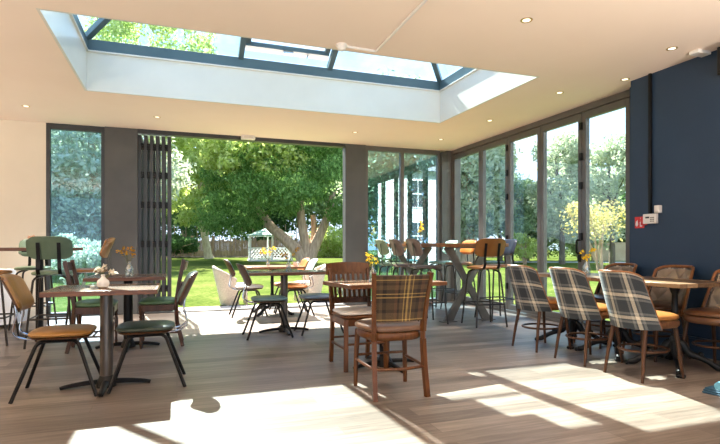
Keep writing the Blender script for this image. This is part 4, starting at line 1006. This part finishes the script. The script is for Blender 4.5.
# gazebo
x, y = along(270, 40); t = thing('gazebo', 'white lattice gazebo with pale green roof left of the conifer trunks', 'gazebo', (x, y, -.03)); Rg = 1.8; hg = 1.95
V = [(Rg*math.cos(PI/3*k+.45), Rg*math.sin(PI/3*k+.45)) for k in range(6)]
bm = nb(); prism(bm, [(p[0]*1.08, p[1]*1.08) for p in V], -.05, .12); obj('base', bm, M['render'], t)
for p in V:
    bm = nb(); box(bm, p[0]-.06, p[0]+.06, p[1]-.06, p[1]+.06, .12, hg); obj('post', bm, M['gazwhite'], t)
bm = nb()
for k in range(6): bar(bm, (*V[k], hg), (*V[(k+1) % 6], hg), .16, .08)
obj('ring_beam', bm, M['gazwhite'], t)
for k in range(6):
    if k == 4: continue
    a, b_ = Vector((*V[k], 0)), Vector((*V[(k+1) % 6], 0)); d = (b_-a); L_ = d.length; d.normalize(); bm = nb(); z0, z1 = .18, 1.0
    bar(bm, a+Vector((0, 0, z0)), b_+Vector((0, 0, z0)), .06, .05); bar(bm, a+Vector((0, 0, z1)), b_+Vector((0, 0, z1)), .07, .06)
    st = .30; hgt = z1-z0
    for i in range(-4, int(L_/st)+1):
        for s in (1, -1):
            u0 = i*st; u1 = u0+hgt
            zz0, zz1 = (z0, z1) if s > 0 else (z1, z0)
            a0, a1 = max(u0, 0), min(u1, L_)
            if a1-a0 < .03: continue
            f0, f1 = (a0-u0)/hgt, (a1-u0)/hgt
            bar(bm, a+d*a0+Vector((0, 0, zz0+(zz1-zz0)*f0)), a+d*a1+Vector((0, 0, zz0+(zz1-zz0)*f1)), .065, .02)
    obj('lattice_panel', bm, M['gazwhite'], t)
bm = nb(); top = bm.verts.new((0, 0, hg+.75)); Ev = [bm.verts.new((p[0]*1.14, p[1]*1.14, hg+.02)) for p in V]; Eb = [bm.verts.new((p[0]*1.14, p[1]*1.14, hg-.03)) for p in V]
for k in range(6): bm.faces.new((Ev[k], Ev[(k+1) % 6], top)); bm.faces.new((Eb[k], Eb[(k+1) % 6], Ev[(k+1) % 6], Ev[k]))
bm.faces.new(Eb[::-1]); obj('roof', bm, M['gazroof'], t, ang=5)
# wicker chairs outside the door
def wicker(label, loc, rotz):
    t = thing('wicker_chair', label, 'garden chair', loc, rotz)
    def sh(u, v):
        a = (u-.5)*2*1.75; vv = v*(1-.34*(abs(u-.5)*2)**1.6); R = .25+.06*vv
        return (R*math.sin(a)*1.02, -R*math.cos(a)-.10*vv, .02+.72*vv)
    bm = nb(); shell(bm, sh, .03, 28, 12); obj('back', bm, M['wicker'], t)
    bm = nb(); tube(bm, [sh(k/28, 1) for k in range(29)], .030, 8); obj('rim', bm, M['wicker'], t)
    bm = nb(); pad(bm, .44, .44, .30, .40, 3.5, .02, c=(0, .05)); obj('seat', bm, M['wicker'], t)
    for sx in (-1, 1):
        for sy in (-1, 1): bm = nb(); tube(bm, [(sx*.19, .02+sy*.18, 0), (sx*.18, .02+sy*.17, .31)], .022, 8); obj('leg', bm, M['wicker'], t)
wicker('pale wicker chair on the lawn left of the table at the sill', (1.08, 10.30, -.03), FE)
wicker('pale wicker chair on the lawn right, behind the mint chair', (2.55, 10.45, -.03), FW)
# white house behind the viewpoint on the right, mirrored in the fixed panes
t = thing('house', 'white rendered house with sash windows, mirrored in the two tall fixed panes', 'house', (15, -9, -.03))
bm = nb(); box(bm, -6, 10, -6, 0, 0, 5.6); obj('wall', bm, M['render'], t)
bm = nb(); prism(bm, [(-6.4, 5.6), (.4, 5.6), (-3, 8.2)], -6.3, 10.3, 'yz'); obj('roof', bm, M['rooftile'], t)
for k in range(5):
    for z in (.9, 3.4):
        x = -4.6+k*3.1; bm = nb()
        box(bm, x-.62, x+.62, -.02, .05, z, z+.07); box(bm, x-.62, x+.62, -.02, .05, z+1.63, z+1.7); box(bm, x-.62, x-.55, -.02, .05, z+.07, z+1.63); box(bm, x+.55, x+.62, -.02, .05, z+.07, z+1.63)
        box(bm, x-.55, x+.55, -.01, .045, z+.82, z+.88); box(bm, x-.02, x+.02, -.01, .04, z+.07, z+.82); box(bm, x-.02, x+.02, -.01, .04, z+.88, z+1.63)
        w = obj('window', bm, M['gazwhite'], t); bm = nb(); box(bm, x-.55, x+.55, -.0, .012, z+.07, z+1.63); obj('pane', bm, M['screen'], w)

# repeats of one kind share a group
GR = {'cafe_chair': 'tube framed chairs at the small tables', 'wooden_chair': 'dark wood chairs with green seats', 'bar_stool': 'bar stools at the high tables', 'cafe_table': 'small wooden tables', 'dining_table': 'tables in the row along the navy wall',
      'flower_vase': 'vases of flowers on the tables', 'tree': 'trees around the garden', 'shrub': 'shrubs in the garden', 'wicker_chair': 'wicker chairs on the lawn', 'hedge': 'garden hedges'}
for o in list(C.objects):
    if o.parent is None and o.get('label') and not o.get('group'):
        n_ = o.name.split('.')[0]
        if n_ == 'tub_chair': o['group'] = 'beige quilted tub chairs' if 'beige' in o['label'] else 'grey check tub chairs'
        elif n_ in GR: o['group'] = GR[n_]

# ------------------------------------------------------------------ light, sky, camera
sd = bpy.data.lights.new('sun', 'SUN'); sd.energy = 12.5; sd.angle = math.radians(.55); sd.color = (1, .94, .84)
so = bpy.data.objects.new('sun', sd); C.objects.link(so); so.location = (-2, 20, 20)
so.rotation_euler = Vector((.15, -1, -1.165)).to_track_quat('-Z', 'Y').to_euler()
w = bpy.data.worlds.new('sky'); S.world = w; w.use_nodes = True; nt = w.node_tree; L = nt.links.new
bg = nt.nodes['Background']; tc = nt.nodes.new('ShaderNodeTexCoord'); sp = nt.nodes.new('ShaderNodeSeparateXYZ'); L(tc.outputs['Generated'], sp.inputs[0])
r = ramp(nt, [(0, (.66, .80, .97)), (.10, (.56, .74, .98)), (.3, (.45, .66, .97)), (1, (.28, .50, .95))]); L(sp.outputs[2], r.inputs[0])
n = N(nt, 'ShaderNodeTexNoise', Scale=2.2, Detail=7, Roughness=.6); L(tc.outputs['Generated'], n.inputs['Vector'])
cr = ramp(nt, [(.50, (0, 0, 0)), (.70, (1, 1, 1))]); L(n.outputs[0], cr.inputs[0])
mx = N(nt, 'ShaderNodeMixRGB'); mx.inputs[2].default_value = (.98, 1.0, 1.02, 1); L(cr.outputs[0], mx.inputs[0]); L(r.outputs[0], mx.inputs[1]); L(mx.outputs[0], bg.inputs[0])
bg.inputs[1].default_value = 1.0
# unseen floor lamps added to brighten the ceiling
M['bowl'] = lamp_mat('opal_bowl', (1, .84, .62), 1.5)
def add_fill_uplighter(label, x, y, energy, proto=[None]):
    if proto[0] is None:
        t = thing('fill_uplighter', label, 'lamp', (x, y, 0), 0, 'unseen uplighters added to brighten the ceiling')
        bm = nb(); lathe(bm, [(.15, 0), (.15, .02), (.03, .04)], (0, 0, 0), 24); obj('base', bm, M['black'], t)
        bm = nb(); tube(bm, [(0, 0, .03), (0, 0, 1.04)], .014, 10); obj('pole', bm, M['black'], t)
        bm = nb(); lathe(bm, [(.02, 1.02), (.08, 1.04), (.15, 1.10), (.18, 1.16), (.175, 1.16), (.145, 1.105), (.02, 1.05)], (0, 0, 0), 28); obj('bowl', bm, M['black'], t); proto[0] = t
    else: t = dup(proto[0], (x, y, 0), 0, label)
    ld = bpy.data.lights.new('fill_uplight', 'AREA'); ld.shape = 'DISK'; ld.size = .26; ld.energy = energy; ld.color = (1, .87, .74)
    lo = bpy.data.objects.new('fill_uplight', ld); C.objects.link(lo); lo.location = (0, 0, 1.14); lo.rotation_euler = (PI, 0, 0); lo.parent = t
for x, y, e in ((-4.8, 6.8, 26), (-4.8, 3.4, 56), (-2.6, .0, 80), (.8, -.9, 90), (3.9, .0, 92)):
    add_fill_uplighter('unseen black lamp with upturned bowl, added to brighten the ceiling', x, y, e)
cd = bpy.data.cameras.new('camera'); cd.sensor_width = 36; cd.lens = 510/720*36; cd.shift_y = 24/720; cd.clip_end = 400; cd.clip_start = .05
co_ = bpy.data.objects.new('camera', cd); C.objects.link(co_); co_.location = (0, 0, 1.12); co_.rotation_euler = (PI/2, 0, -TH); S.camera = co_
S.view_settings.view_transform = 'Standard'; S.view_settings.look = 'None'; S.view_settings.gamma = 1; S.view_settings.use_curve_mapping = False
S.view_settings.exposure = 1.36
S.cycles.max_bounces = 10; S.cycles.diffuse_bounces = 8; S.cycles.glossy_bounces = 4; S.cycles.transparent_max_bounces = 24
S.cycles.use_denoising = True; S.cycles.sample_clamp_indirect = 8
S.cycles.caustics_reflective = False; S.cycles.caustics_refractive = False
